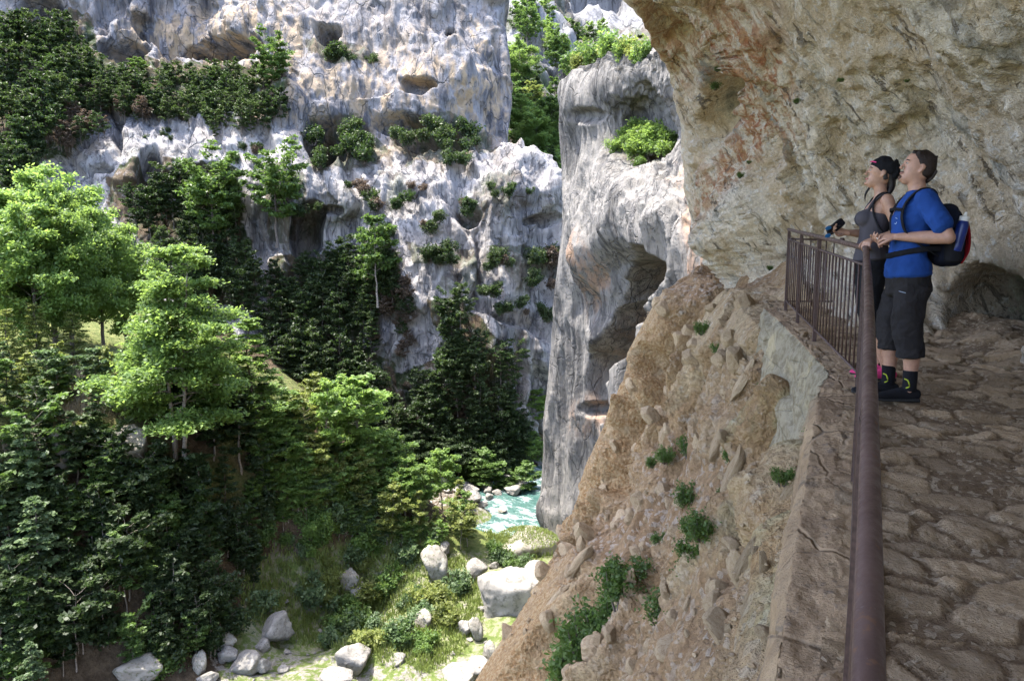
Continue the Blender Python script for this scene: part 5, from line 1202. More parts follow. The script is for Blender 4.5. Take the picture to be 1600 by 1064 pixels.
def cr(pts, sub):
    pts = np.asarray(pts, float); n = len(pts)
    if n < 3 or sub < 2: return pts
    e = np.concatenate([[2 * pts[0] - pts[1]], pts, [2 * pts[-1] - pts[-2]]]); out = []
    for i in range(n - 1):
        p0, p1, p2, p3 = e[i:i + 4]
        for j in range(sub):
            t = j / sub; out.append(.5 * ((2 * p1) + (p2 - p0) * t + (2 * p0 - 5 * p1 + 4 * p2 - p3) * t * t + (3 * p1 - p0 - 3 * p2 + p3) * t ** 3))
    out.append(pts[-1]); return np.array(out)
def ct(pts, rad, ref=(1, 0, 0), k=18, sub=4, cap=1.0, ex=1.0):
    """closed tube with elliptical sections; rad = r or (along ref, across)"""
    pts = np.asarray(pts, float); R_ = np.array([(r, r) if np.isscalar(r) else r for r in rad], float)
    A = cr(np.concatenate([pts, R_], 1), sub); p = A[:, :3]; r = np.maximum(A[:, 3:], .001)
    t = np.gradient(p, axis=0); t /= np.linalg.norm(t, axis=1)[:, None] + 1e-12
    pre, post = [], []
    for s_ in (.35, .7, .93):
        a = math.acos(s_); 
    cs = [(math.cos(a), math.sin(a)) for a in (math.radians(75), math.radians(50), math.radians(25))]
    P0 = [p[0] - t[0] * min(r[0]) * s * cap for c, s in cs]; R0 = [r[0] * c for c, s in cs]
    P1 = [p[-1] + t[-1] * min(r[-1]) * s * cap for c, s in cs[::-1]]; R1 = [r[-1] * c for c, s in cs[::-1]]
    p = np.concatenate([P0, p, P1]); r = np.concatenate([R0, r, R1]); t = np.concatenate([[t[0]] * 3, t, [t[-1]] * 3])
    ref = np.asarray(ref, float); a = ref[None] - (t @ ref)[:, None] * t; a /= np.linalg.norm(a, axis=1)[:, None] + 1e-12; b = np.cross(t, a)
    ang = np.arange(k) * 2 * math.pi / k
    V = p[:, None] + a[:, None] * ((np.sign(np.cos(ang)) * np.abs(np.cos(ang)) ** ex)[None, :, None] * r[:, 0][:, None, None]) + b[:, None] * ((np.sign(np.sin(ang)) * np.abs(np.sin(ang)) ** ex)[None, :, None] * r[:, 1][:, None, None])
    n = len(p); i = np.arange(n - 1)[:, None] * k; j = np.arange(k)[None]; j2 = (j + 1) % k
    F = np.stack([i + j, i + j2, i + k + j2, i + k + j], -1).reshape(-1, 4)
    V = V.reshape(-1, 3); m = len(V); V = np.concatenate([V, [p[0], p[-1]]])
    jj = np.arange(k); c0 = np.stack([np.full(k, m), (jj + 1) % k, jj], -1); c1 = np.stack([np.full(k, m + 1), (n - 1) * k + jj, (n - 1) * k + (jj + 1) % k], -1)
    return V, [F, c0, c1]
def ell(c, r, k=18, m=12, rotm=None):
    th = np.linspace(0, math.pi, m + 1)[1:-1]; ph = np.arange(k) * 2 * math.pi / k
    V = np.stack([np.sin(th)[:, None] * np.cos(ph)[None], np.sin(th)[:, None] * np.sin(ph)[None], np.cos(th)[:, None] + 0 * ph[None]], -1).reshape(-1, 3)
    V = np.concatenate([V, [[0, 0, 1], [0, 0, -1]]]) * np.array(r)
    if rotm is not None: V = V @ rotm.T
    V = V + np.array(c); n = m - 1; i = np.arange(n - 1)[:, None] * k; j = np.arange(k)[None]; j2 = (j + 1) % k
    F = np.stack([i + j, i + k + j, i + k + j2, i + j2], -1).reshape(-1, 4); jj = np.arange(k); t = len(V) - 2
    return V, [F, np.stack([np.full(k, t), jj, (jj + 1) % k], -1), np.stack([np.full(k, t + 1), (n - 1) * k + (jj + 1) % k, (n - 1) * k + jj], -1)]
def sq_ell(c, r, e=.5, rotm=None, k=28, m=20):
    V, F = ell((0, 0, 0), (1, 1, 1), k, m); s = np.sign(V) * np.abs(V) ** 1; n = (np.abs(V) ** (2 / e)).sum(1) ** (-e / 2) if True else 1
    V = V * n[:, None] * np.array(r)
    if rotm is not None: V = V @ rotm.T
    return V + np.array(c), F
def xf(part, M4): V, F = part; return (V @ np.array(M4.to_3x3()).T + np.array(M4.translation)), F
def fuse(name, parts, mat, parent, voxel=.006, smooth=3):
    V = []; F4 = []; F3 = []; n = 0
    for v, f in parts:
        V.append(v)
        for g in f: (F4 if g.shape[1] == 4 else F3).append(g + n)
        n += len(v)
    me = mesh_np('tmp', np.concatenate(V), [np.concatenate(F4), np.concatenate(F3)], True)
    o = link('tmp', me); m = o.modifiers.new('r', 'REMESH'); m.mode = 'VOXEL'; m.voxel_size = voxel; m.use_smooth_shade = True
    if smooth:
        q = o.modifiers.new('s', 'SMOOTH'); q.iterations = smooth; q.factor = .5
    dg = bpy.context.evaluated_depsgraph_get(); out = bpy.data.meshes.new_from_object(o.evaluated_get(dg)); out.name = name
    bpy.data.objects.remove(o); out.materials.clear()
    out.polygons.foreach_set('use_smooth', np.ones(len(out.polygons), bool))
    return link(name, out, parent, mat)
def solid(name, parts, mat, parent):
    V = []; F = []; n = 0
    for v, f in parts:
        V.append(v); F += [g + n for g in f]; n += len(v)
    return link(name, mesh_np(name, np.concatenate(V), F, True), parent, mat)

HEADR = [(0, .018, .070, .026), (.015, -.005, .084, .040), (.04, -.045, .089, .053), (.07, -.078, .088, .063), (.10, -.096, .087, .070), (.13, -.103, .089, .073), (.16, -.102, .093, .073), (.19, -.090, .080, .066), (.215, -.066, .050, .048), (.228, -.03, .012, .02)]
def rings(data, k=24, grow=0.):
    pts = [((b + f) / 2, 0, z) for z, b, f, w in data]; rad = [((f - b) / 2 + grow, w + grow) for z, b, f, w in data]
    return ct(pts, rad, (1, 0, 0), k, 3, .6, .80)
def hand(wrist, d, palmn, side, curls, thumb=.5, s=1.0, spread=.10):
    """wrist point, hand direction d, palm normal (towards what is held), side = +1 thumb on the +lateral side"""
    w = np.asarray(wrist, float); d = np.asarray(d, float); d /= np.linalg.norm(d); n = np.asarray(palmn, float); n = n - (n @ d) * d; n /= np.linalg.norm(n)
    l = np.cross(n, d) * side
    parts = [ct([w - d * .02, w + d * .02 * s, w + d * .055 * s, w + d * .088 * s], [(.020, .026), (.019 * s, .034 * s), (.017 * s, .041 * s), (.013 * s, .038 * s)], n, 14, 3, .7)]
    lens = [(.040, .026, .020), (.044, .029, .021), (.041, .027, .020), (.032, .020, .018)]
    for i in range(4):
        o = l * (.030 - .0205 * i) * s; p = w + d * .080 * s + o; dd = d + l * (spread * (1.5 - i)); dd /= np.linalg.norm(dd); ch = [p - dd * .012, p]; c = curls[i]; cur = dd; nn = n.copy()
        for k_, L in enumerate(lens[i]):
            a = c[k_]; cur2 = cur * math.cos(a) + nn * math.sin(a); nn = nn * math.cos(a) - cur * math.sin(a); cur = cur2; p = p + cur * L * s; ch.append(p)
        rr = [.0095, .0093, .0085, .0078, .0068]; parts.append(ct(ch, [r * s for r in rr], n, 10, 3, 1))
    p = w + d * .028 * s + l * .028 * s; td = d * .62 + l * .70 + n * .25 * thumb; td /= np.linalg.norm(td); p1 = p + td * .036 * s; t2 = td + d * .55 + n * .45 * thumb - l * .35; t2 /= np.linalg.norm(t2); p2 = p1 + t2 * .030 * s; t3 = t2 + n * .35 * thumb - l * .3; t3 /= np.linalg.norm(t3); p3 = p2 + t3 * .024 * s
    parts.append(ct([p - td * .012, p, p1, p2, p3], [.014 * s, .014 * s, .0115 * s, .0105 * s, .008 * s], n, 10, 3, 1)); return parts
def shoe(cx, cy, mat, parent, s=1.0, yaw=0., trim=None, zb=0.):
    Mx = Matrix.Translation((cx, cy, zb)) @ Matrix.Rotation(yaw, 4, 'Z') @ Matrix.Scale(s, 4)
    up = [ct([(-.085, 0, .058), (-.04, 0, .062), (.03, 0, .058), (.09, 0, .048), (.15, 0, .040), (.195, 0, .033)], [(.040, .032), (.050, .036), (.046, .038), (.036, .043), (.028, .045), (.020, .036)], (0, 0, 1), 18, 3, .9), ct([(-.045, 0, .06), (-.035, 0, .105), (-.035, 0, .125)], [(.045, .036), (.046, .037), (.045, .038)], (1, 0, 0), 16, 2, .3)]
    so_ = [ct([(-.10, 0, .018), (-.04, 0, .018), (.06, 0, .016), (.14, 0, .016), (.205, 0, .026)], [(.016, .036), (.016, .039), (.014, .042), (.014, .049), (.012, .036)], (0, 0, 1), 18, 3, .5)]
    u = fuse('shoe', [xf(p, Mx) for p in up], mat, parent, .006, 2); solid('sole', [xf(p, Mx) for p in so_], M['rubber'], u)
    lac = [ct([(x, -.022, .085 - x * .22), (x + .004, 0, .100 - x * .26), (x, .022, .085 - x * .22)], [.0035] * 3, (0, 0, 1), 6, 2) for x in (.01, .035, .06, .085)]
    solid('laces', [xf(p, Mx) for p in lac], trim or M['rubber'], u); return u
def face(Hm, skin, parent, woman=False):
    k = .92 if woman else 1.0
    S = Matrix.Scale(k, 4); T = Hm @ S
    eyes = []
    for sy in (-1, 1):
        solid('eye', [xf(ell((.0795, .031 * sy, .122), (.0080, .0125, .0060)), T)], M['eye_w'], parent)
        solid('iris', [xf(ell((.0865, .032 * sy, .1228), (.0025, .0058, .0052)), T)], M['eye_d'], parent)
        solid('eyebrow', [xf(ct([(.088, .014 * sy, .139), (.089, .032 * sy, .144), (.076, .052 * sy, .139)], [.0032 if woman else .0045] * 3, (0, 0, 1), 8, 3), T)], M['hair_w' if woman else 'hair_m'], parent)
    lp = .008 if woman else .006
    solid('lips', [xf(ct([(.082, -.022, .051), (.0915, 0, .0520), (.082, .022, .051)], [(.004, .004), (lp * .7, .005), (.004, .004)], (0, 0, 1), 8, 3), T), xf(ct([(.081, -.020, .0475), (.0900, 0, .0455), (.081, .020, .0475)], [(.003, .004), (lp * .75, .005), (.003, .004)], (0, 0, 1), 8, 3), T)], M['lip'] if woman else M['skin_lip_m'], parent)
def head_parts(Hm, woman=False):
    k = .92 if woman else 1.0; T = Hm @ Matrix.Scale(k, 4); j = .92 if woman else 1.0
    D = [(z, b, f, w * (j if z < .09 else 1)) for z, b, f, w in HEADR]
    pr = [rings(D)]
    pr.append(ct([(.084, 0, .137), (.094, 0, .112), (.104, 0, .088)], [(.007, .008), (.009, .009), (.010, .012)], (1, 0, 0), 12, 3))     # nose
    pr += [ell((.094, s_ * .010, .083), (.009, .007, .006)) for s_ in (-1, 1)]
    pr.append(ct([(.072, -.050, .137), (.087, -.022, .138), (.089, 0, .137), (.087, .022, .138), (.072, .050, .137)], [.009 if not woman else .006] * 5, (0, 0, 1), 10, 2))
    pr.append(ell((.076, 0, .012), (.017, .021, .015)))                          # chin
    pr.append(ell((.080, 0, .050), (.011, .024, .014)))
    for s_ in (-1, 1):
        pr.append(ct([(-.010, s_ * .074, .082), (-.018, s_ * .081, .100), (-.020, s_ * .084, .122), (-.008, s_ * .080, .134)], [(.006, .006), (.013, .006), (.015, .006), (.008, .005)], (1, 0, 0), 10, 3))
    return [xf(p, T) for p in pr]
M['skin_lip_m'] = simple('lips_m', (.25, .115, .09), .6)

# ---- man -------------------------------------------------------------------------------
man = empty('person', (2.830, 5.03, float(zpath(5.03)) + .03), math.radians(166)); man.scale = (.975, .93, .975)
tag(man, 'man in blue t-shirt and dark long shorts looking up, hands clasped over the railing', 'person')
Hm = Matrix.Translation((.035, 0, 1.575)) @ Matrix.Rotation(math.radians(-19), 4, 'Y') @ Matrix.Rotation(math.radians(2), 4, 'X')
Aw, Be = (.135, .155, 1.195), (-.155, .300, 1.175)
legL = ct([(0, .08, .85), (.03, .105, .72), (.035, .11, .52), (-.015, .115, .36), (-.02, .115, .22), (-.015, .115, .09)], [(.10, .09), (.085, .08), (.060, .058), (.060, .056), (.046, .044), (.040, .038)], (1, 0, 0))
legR = ct([(0, -.08, .85), (.05, -.105, .73), (.095, -.11, .53), (.07, -.115, .36), (.065, -.115, .22), (.075, -.115, .09)], [(.10, .09), (.085, .08), (.060, .058), (.060, .056), (.046, .044), (.040, .038)], (1, 0, 0))
torso = ct([(.01, 0, .92), (.02, 0, 1.05), (.005, 0, 1.20), (-.005, 0, 1.35), (-.02, 0, 1.46), (-.015, 0, 1.53)], [(.100, .148), (.100, .142), (.118, .165), (.118, .180), (.085, .165), (.06, .07)], (1, 0, 0), 24)
neck = ct([(-.02, 0, 1.48), (-.01, 0, 1.55), (.012, 0, 1.62)], [(.062, .062), (.058, .056), (.058, .056)], (1, 0, 0))
def limb(a, b, c_, r):
    a, b, c_ = map(np.array, (a, b, c_)); return [ct([a, a * .55 + b * .45, b], [r[0], r[1], r[2]], (0, 1, 0.2), 16, 4), ct([b, b * .62 + c_ * .38, c_], [r[2], r[3], r[4]], (0, 0, 1), 16, 4), ell(b, (r[2] * 1.03,) * 3)]
armL = limb((-.03, .185, 1.455), (-.150, .285, 1.185), Aw, [.058, .054, .043, .046, (.026, .030)])
armR = limb((-.03, -.185, 1.455), (-.10, -.285, 1.18), (.155, -.125, 1.165), [.058, .054, .043, .046, (.026, .030)])
cu = [(.5, .7, .5), (.55, .8, .5), (.6, .85, .5), (.65, .9, .5)]
hL = hand(Aw, (.72, -.68, .02), (-.2, -.5, -.85), -1, cu, .6, 1.05, .06)
hR = hand((.155, -.125, 1.165), (.60, .78, -.02), (-.3, .3, .9), -1, [(.4, .6, .4)] * 4, .5, 1.05, .05)
body = fuse('body', [legL, legR, torso, neck] + armL + armR + hL + hR + head_parts(Hm), M['skin_m'], man, .0052, 2)
face(Hm, M['skin_m'], man)
solid('wedding_ring', [ct([(.243, .068, 1.178), (.247, .072, 1.186), (.251, .066, 1.190)], [.0022] * 3, (0, 0, 1), 6, 3)], M['white_p'], man)
hr = [(.085, -.112, -.005, .0745), (.11, -.116, .010, .078), (.135, -.118, .020, .081), (.16, -.116, .052, .081), (.185, -.106, .086, .076), (.212, -.082, .072, .060), (.232, -.045, .045, .034), (.243, -.02, .03, .012)]
rs = np.random.RandomState(2)
spk = [ell((.01 + .06 * math.cos(a) * q, .055 * math.sin(a) * q, .232 - .02 * q), (.013, .011, .016)) for a, q in zip(rs.rand(26) * 6.28, rs.rand(26) ** .5 * 1.15)]
nape = ct([(-.098, 0, .045), (-.110, 0, .08), (-.114, 0, .12)], [(.010, .045), (.014, .060), (.016, .070)], (1, 0, 0))
fuse('hair', [xf(p, Hm) for p in [rings(hr)] + spk + [nape]], M['hair_m'], man, .006, 1)
bd = [ct([(.080, -.022, .060), (.0900, 0, .0635), (.080, .022, .060)], [.0048, .0052, .0048], (0, 0, 1), 8, 3), ell((.0835, 0, .018), (.0115, .022, .018))]
fuse('beard', [xf(p, Hm) for p in bd], M['beard'], man, .005, 1)
sh = [ct([(.012, 0, .925), (.018, 0, 1.0), (.020, 0, 1.08), (.012, 0, 1.20), (.002, 0, 1.34), (-.018, 0, 1.45), (-.018, 0, 1.515)], [(.152, .208), (.148, .200), (.124, .176), (.124, .180), (.128, .194), (.104, .182), (.074, .085)], (1, 0, 0), 28, 4, .25)]
sh.append(ct([(-.025, .16, 1.455), (-.055, .225, 1.375), (-.105, .268, 1.275)], [.076, .072, .074], (0, 0, 1), 18, 4, .9)); sh.append(ct([(-.025, -.16, 1.455), (-.05, -.225, 1.375), (-.085, -.268, 1.275)], [.076, .072, .074], (0, 0, 1), 18, 4, .9))
def wrinkle(o, amp, sc):
    me = o.data; n = len(me.vertices); v = np.zeros(n * 3, np.float32); me.vertices.foreach_get('co', v); v = v.reshape(-1, 3).astype(float)
    nr = np.zeros(n * 3, np.float32); me.vertices.foreach_get('normal', nr); nr = nr.reshape(-1, 3)
    d = amp * (ridged(v * np.array(sc), 2) + .3 * fbm(v * 20, 2)); v = v + nr * d[:, None]; me.vertices.foreach_set('co', v.astype(np.float32).ravel()); me.update()
wrinkle(fuse('t_shirt', sh, M['blue'], man, .007, 2), .0065, (6, 6, 10))
solid('shirt_print', [ct([(.128, .078, 1.300), (.130, .068, 1.288), (.136, .058, 1.292)], [.0022] * 3, (0, 0, 1), 6, 3), ct([(.128, .086, 1.325), (.134, .070, 1.330)], [.0018] * 2, (0, 0, 1), 6, 1)], M['print'], man)
sr = [ct([(.01, 0, 1.02), (.01, 0, .93), (.0, 0, .80)], [(.126, .176), (.142, .188), (.148, .186)], (1, 0, 0), 26, 3, .3),
      ct([(-.0, .092, .84), (.015, .106, .72), (.025, .112, .55), (-.005, .115, .40), (-.01, .115, .335)], [(.122, .102), (.114, .102), (.102, .098), (.094, .090), (.094, .088)], (1, 0, 0), 22, 4, .1),
      ct([(0, -.092, .84), (.045, -.106, .72), (.080, -.112, .55), (.065, -.115, .42), (.065, -.115, .365)], [(.122, .102), (.113, .102), (.102, .098), (.094, .090), (.094, .088)], (1, 0, 0), 22, 4, .1)]
st_ = fuse('shorts', sr, M['darkshorts'], man, .007, 2); wrinkle(st_, .008, (7, 7, 9))
solid('pocket_zip', [ct([(.070, .196, .80), (.110, .190, .812)], [.003, .003], (0, 0, 1), 6, 1)], M['print'], st_)
for (x, y) in ((-.018, .115), (.070, -.115)):
    s1 = fuse('sock', [ct([(x, y, .09), (x - .002, y, .17), (x, y, .235)], [(.048, .045), (.048, .046), (.050, .048)], (1, 0, 0), 18, 3, .2)], M['black'], man, .006, 1)
    solid('sock_stripe', [ct([(x + .040, y + .026, .175), (x + .022, y + .042, .165), (x + .012, y + .046, .125), (x + .030, y + .040, .112)], [.0045] * 4, (0, 0, 1), 6, 3)], M['lime'], s1)
    shoe(x + .035, y, M['black'], man, 1.02, .05 if y > 0 else -.05, M['print'])
# backpack of the man
def w2(o_from, p): return o_from.matrix_world @ Vector(p)
bp = empty('backpack', man.location, man.rotation_euler.z); bp.scale = man.scale; tag(bp, 'black and red hiking backpack on the back of the man in the blue t-shirt', 'backpack')
wrinkle(fuse('pack_body', [sq_ell((-.215, 0, 1.19), (.095, .150, .205), .6), sq_ell((-.20, 0, 1.36), (.075, .13, .07), .8), sq_ell((-.255, 0, 1.12), (.075, .135, .135), .7)], M['navy'], bp, .008, 2), .005, (8, 8, 8))
fuse('pack_panel', [ct([(-.315, 0, 1.34), (-.335, 0, 1.22), (-.336, 0, 1.10), (-.305, 0, 1.01)], [(.012, .085), (.018, .115), (.018, .12), (.014, .10)], (1, 0, 0), 20, 4, .5)], M['red'], bp, .007, 2)
fuse('side_pocket', [ct([(-.225, .150, 1.03), (-.225, .158, 1.12), (-.225, .155, 1.18)], [(.055, .040), (.060, .045), (.056, .042)], (1, 0, 0), 16, 3, .4)], M['black'], bp, .007, 2)
for s_ in (-1, 1):
    bar_pts = [(-.13, .10 * s_, 1.42), (-.09, .115 * s_, 1.515), (.0, .125 * s_, 1.525), (.085, .130 * s_, 1.44), (.115, .150 * s_, 1.33), (.075, .185 * s_, 1.20), (-.06, .195 * s_, 1.10), (-.13, .15 * s_, 1.06)]
    solid('shoulder_strap', [ct(bar_pts, [(.026, .007)] * 6 + [(.014, .005)] * 2, (0, 1, 0), 12, 5)], M['black'], bp)
solid('hip_belt', [ct([(-.14, .16, 1.11), (-.05, .190, 1.11), (.08, .160, 1.085), (.148, .06, 1.065), (.158, 0, 1.06), (.148, -.06, 1.065), (.08, -.160, 1.085), (-.05, -.190, 1.11), (-.14, -.16, 1.11)], [(.020, .007)] * 9, (0, 0, 1), 12, 4)], M['black'], bp)
solid('chest_strap', [ct([(.118, .145, 1.385), (.142, .07, 1.395), (.146, 0, 1.395), (.142, -.07, 1.395), (.118, -.145, 1.385)], [(.011, .004)] * 5, (0, 0, 1), 10, 4)], M['black'], bp)
bt = empty('water_bottle', tuple(w2(man, (0, 0, 0)) if False else man.location), man.rotation_euler.z); bt.scale = man.scale; tag(bt, 'blue water bottle with white cap in the side pocket of the black backpack', 'bottle')
tl = Matrix.Translation((-.235, .172, 1.10)) @ Matrix.Rotation(math.radians(-10), 4, 'Y')
solid('bottle_body', [xf(ct([(0, 0, 0), (0, 0, .10), (0, 0, .17), (0, 0, .20)], [.036, .037, .037, .030], (1, 0, 0), 20, 3, .3), tl)], M['bottle'], bt)
solid('cap', [xf(ct([(0, 0, .205), (0, 0, .232), (0, 0, .238)], [.030, .031, .014], (1, 0, 0), 20, 2, .3), tl), xf(ct([(0, 0, .24), (0, 0, .262)], [.012, .009], (1, 0, 0), 12, 2, .5), tl)], M['white_p'], bt)

# ---- woman -----------------------------------------------------------------------------
wom = empty('person', (2.870, 5.60, float(zpath(5.60)) + .03), math.radians(161)); wom.scale = (1.02,) * 3
tag(wom, 'woman in charcoal tank top and black cap looking up, hand on the railing corner', 'person')
Hw = Matrix.Translation((.030, 0, 1.485)) @ Matrix.Rotation(math.radians(-15), 4, 'Y')
Lw, Rw = (.060, .270, 1.085), (.205, -.07, 1.145)
w_tor = ct([(.02, 0, .90), (.03, 0, 1.02), (.025, 0, 1.12), (.012, 0, 1.26), (-.015, 0, 1.36), (-.012, 0, 1.43)], [(.108, .160), (.088, .125), (.088, .128), (.100, .145), (.072, .140), (.045, .055)], (1, 0, 0), 24)
bust = [ell((.080, .060 * s_, 1.25), (.070, .063, .063)) for s_ in (-1, 1)]
w_neck = ct([(-.018, 0, 1.38), (-.008, 0, 1.46), (.012, 0, 1.53)], [.050, .046, .047], (1, 0, 0))
w_armL = limb((-.035, .150, 1.375), (-.125, .195, 1.125), Lw, [.048, .042, .035, .037, (.021, .025)])
w_armR = limb((-.03, -.150, 1.375), (.0, -.215, 1.135), Rw, [.048, .042, .035, .037, (.021, .025)])
w_legs = [ct([(.015, .080 * s_, .84), (.03, .095 * s_, .70), (.01 + ox, .095 * s_, .50), (-.05 + ox, .095 * s_, .34), (-.115 + ox, .095 * s_, .09)], [(.098, .092), (.078, .076), (.054, .052), (.052, .050), (.034, .033)], (1, 0, 0)) for s_, ox in ((1, .0), (-1, .01))]
whL = hand(Lw, (.62, .72, -.30), (0, 0, -1), 1, [(.75, .9, .5)] * 4, .8, .92, .05)
whR = hand(Rw, (.95, .12, .22), (.15, .75, .6), 1, [(.6, .9, .6)] * 4, .7, .92, .04)
fuse('body', [w_tor, w_neck] + w_armL + w_armR + bust + w_legs + whL + whR + head_parts(Hw, True), M['skin_w'], wom, .0052, 2)
face(Hw, M['skin_w'], wom, True)
wt = [ct([(.020, 0, .945), (.025, 0, .99), (.03, 0, 1.05), (.025, 0, 1.12), (.014, 0, 1.24), (.0, 0, 1.315)], [(.138, .184), (.126, .174), (.106, .146), (.098, .138), (.108, .152), (.088, .138)], (1, 0, 0), 24, 4, .25)] + [ell((.084, .060 * s_, 1.25), (.074, .068, .068)) for s_ in (-1, 1)]
wt += [ct([(.085, .085 * s_, 1.28), (.055, .10 * s_, 1.36), (-.01, .105 * s_, 1.42), (-.075, .095 * s_, 1.36), (-.085, .08 * s_, 1.28)], [(.012, .022)] * 5, (0, 0, 1), 12, 4) for s_ in (-1, 1)]
fuse('tank_top', wt, M['charcoal'], wom, .006, 2)
wp_ = [ct([(.02, 0, 1.02), (.02, 0, .93), (.015, 0, .85)], [(.100, .140), (.120, .168), (.125, .170)], (1, 0, 0), 24, 3, .3)] + [ct([(.012, .083 * s_, .85), (.03, .095 * s_, .70), (.01 + ox, .096 * s_, .50), (-.04 + ox, .096 * s_, .36)], [(.112, .098), (.090, .084), (.070, .066), (.068, .064)], (1, 0, 0), 20, 4, .1) for s_, ox in ((1, 0), (-1, .01))]
wrinkle(fuse('trousers', wp_, M['black'], wom, .007, 2), .004, (7, 7, 9))
K = Matrix.Scale(.92, 4)
cp_ = [(.140, -.120, -.020, .0790), (.160, -.124, .035, .082), (.176, -.122, .088, .080), (.195, -.112, .096, .077), (.215, -.092, .084, .068), (.237, -.055, .05, .042)]
fuse('cap', [xf(p, Hw @ K) for p in [rings(cp_), ct([(-.085, 0, .08), (-.105, 0, .13), (-.09, 0, .19)], [(.030, .052), (.042, .068), (.040, .060)], (1, 0, 0))]], M['black'], wom, .006, 2)
solid('cap_band', [xf(ct([(.098, -.02, .190), (.098, .02, .190), (.086, .046, .189), (.066, .066, .186)], [(.005, .003)] * 4, (0, 0, 1), 8, 4), Hw @ K)], M['pink'], wom)
fuse('hair', [xf(p, Hw @ K) for p in [ct([(-.060, 0, .12), (-.100, 0, .07), (-.115, 0, .01), (-.105, 0, -.06)], [(.045, .066), (.036, .058), (.028, .045), (.014, .022)], (1, 0, 0)), ct([(-.015, .074, .14), (-.03, .080, .105), (-.045, .076, .07)], [(.020, .007)] * 3, (1, 0, 0))]] + [ct([(.055, -.065, 1.50), (.085, -.085, 1.44), (.080, -.095, 1.37)], [.010, .009, .003], (1, 0, 0), 8, 3)], M['hair_w'], wom, .006, 1)
for s_, ox in ((1, 0), (-1, .01)):
    solid('sock', [ct([(-.115 + ox, .095 * s_, .10), (-.108 + ox, .095 * s_, .15)], [.038, .038], (1, 0, 0), 14, 2, .2)], M['black'], wom)
    shoe(-.085 + ox, .095 * s_, M['pink'], wom, .92, .12 * s_, M['rubber'])
wb = empty('backpack', wom.location, wom.rotation_euler.z); wb.scale = wom.scale; tag(wb, 'small black backpack on the back of the woman, between her and the man', 'backpack')
fuse('pack_body', [sq_ell((-.165, 0, 1.17), (.075, .125, .165), .65), sq_ell((-.19, 0, 1.10), (.065, .11, .09), .7)], M['black'], wb, .008, 2)
for s_ in (-1, 1):
    solid('shoulder_strap', [ct([(-.10, .08 * s_, 1.32), (-.075, .10 * s_, 1.40), (-.015, .110 * s_, 1.435), (.045, .108 * s_, 1.385), (.050, .135 * s_, 1.28), (.0, .160 * s_, 1.16), (-.09, .14 * s_, 1.08)], [(.021, .006)] * 7, (0, 1, 0), 12, 5)], M['black'], wb)
Wp = Matrix.Translation(wom.location) @ Matrix.Rotation(wom.rotation_euler.z, 4, 'Z') @ Matrix.Scale(1.02, 4)
def world_root(name, p, label, cat):
    r = empty(name, tuple(Wp @ Vector(p)), wom.rotation_euler.z); tag(r, label, cat); return r
ph = world_root('phone', (.290, -.03, 1.19), 'black smartphone held up in the right hand of the woman over the railing', 'phone')
rm = np.array(Matrix.Rotation(math.radians(-48), 3, 'Y'))
solid('phone_body', [sq_ell((0, 0, 0), (.0750, .037, .005), .35, np.array(Matrix.Rotation(math.radians(42), 3, 'Y')) @ np.array(Matrix.Rotation(math.radians(65), 3, 'X')))], M['glossblack'], ph)
gl = world_root('sunglasses', (.345, .0, 1.150), 'dark sunglasses with blue lenses dangling from the hand of the woman', 'sunglasses')
R1 = np.array(Matrix.Rotation(math.radians(20), 3, 'Y')) @ np.array(Matrix.Rotation(math.radians(60), 3, 'X'))
for s_ in (-1, 1):
    V, F = ell((0, 0, 0), (.024, .019, .003)); V = V @ R1.T + np.array([.012 * 0, 0, .030 * s_]); solid('lens', [(V, F)], M['lens'], gl)
    solid('frame', [ct([(0, 0, .030 * s_ + .02), (-.04, .012, .030 * s_ + .02), (-.10, .015, .030 * s_ + .015)], [.0022] * 3, (0, 0, 1), 6, 3)], M['glossblack'], gl)
solid('bridge', [ct([(.004, 0, -.012), (.008, 0, 0), (.004, 0, .012)], [.003] * 3, (1, 0, 0), 6, 3)], M['glossblack'], gl)
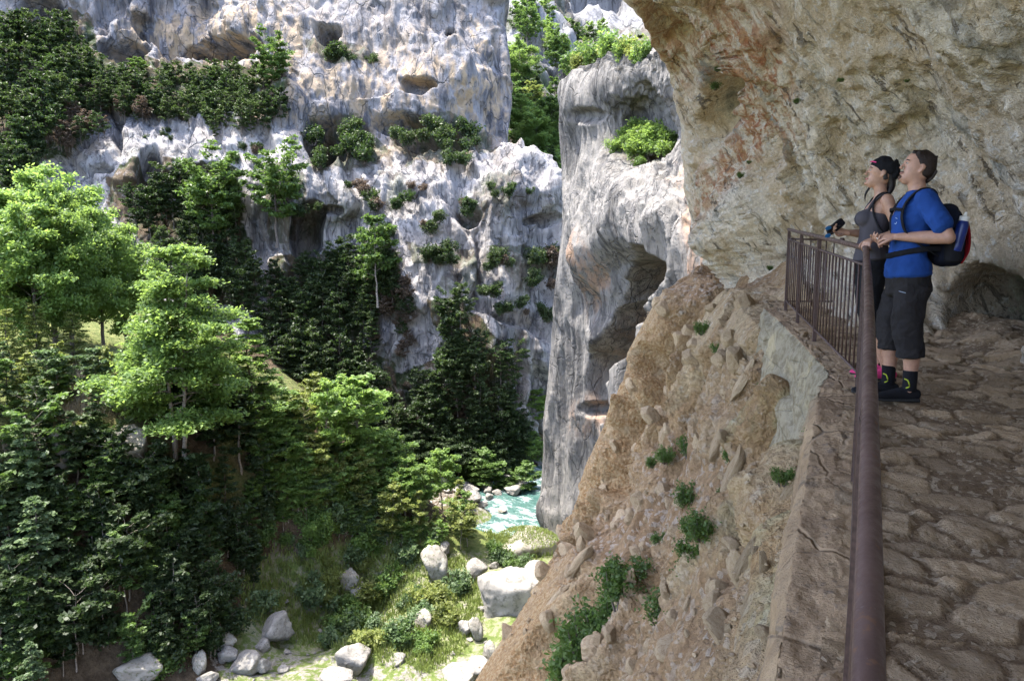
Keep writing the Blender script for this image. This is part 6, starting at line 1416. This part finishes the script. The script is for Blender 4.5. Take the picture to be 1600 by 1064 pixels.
# ------------------------------------------------------------------ labels: tell look-alikes of a group apart by where they stand
def _proj(o):
    p = o.location; d = p.y * cp - p.z * sp
    if d < .2: return (9999, 9999)
    return (800 + FPX * p.x / d, 532 - FPX * (p.z * cp + p.y * sp) / d)
_gr = {}
for o in list(C.objects):
    if o.parent is None and 'group' in o.keys() and 'label' in o.keys(): _gr.setdefault(o['label'], []).append(o)
for lab, os_ in _gr.items():
    if len(os_) < 4: continue
    pr = {o.name: _proj(o) for o in os_}; left = list(os_)
    base = lab.split(' '); 
    def give(o, txt):
        t = (lab + ', ' + txt).split(' ')
        o['label'] = ' '.join(t[:16]) if len(t) <= 16 else ' '.join((' '.join(base[:16 - len(txt.split(' '))]) + ', ' + txt).split(' '))
    ORD = ['', 'second-from-left', 'third-from-left', 'fourth-from-left', 'fifth-from-left', 'sixth-from-left', 'seventh-from-left', 'eighth-from-left', 'ninth-from-left', 'tenth-from-left', 'eleventh-from-left', 'twelfth-from-left', 'thirteenth-from-left', 'fourteenth-from-left', 'fifteenth-from-left']
    n = len(left); nr_ = max(1, round(math.sqrt(n / 2.2))) if n > 6 else 1; nr_ = min(nr_, 9)
    while n / nr_ > 15: nr_ += 1
    rn = ['top', 'second', 'third', 'fourth', 'fifth', 'sixth', 'seventh', 'eighth', 'ninth', 'tenth', 'eleventh', 'twelfth', 'thirteenth', 'fourteenth', 'fifteenth', 'sixteenth', 'seventeenth', 'eighteenth', 'nineteenth', 'twentieth', 'twenty-first', 'twenty-second', 'twenty-third', 'twenty-fourth']
    left.sort(key=lambda o: pr[o.name][1]); ch = [left[int(i * n / nr_):int((i + 1) * n / nr_)] for i in range(nr_)]
    for ri, row in enumerate(ch):
        row.sort(key=lambda o: pr[o.name][0])
        for k, o in enumerate(list(row)):
            pos = 'leftmost' if k == 0 else ('rightmost' if k == len(row) - 1 else ORD[min(k, 14)])
            give(o, pos if nr_ == 1 else pos + ' in ' + ('bottom' if ri == nr_ - 1 else rn[ri]) + ' row')
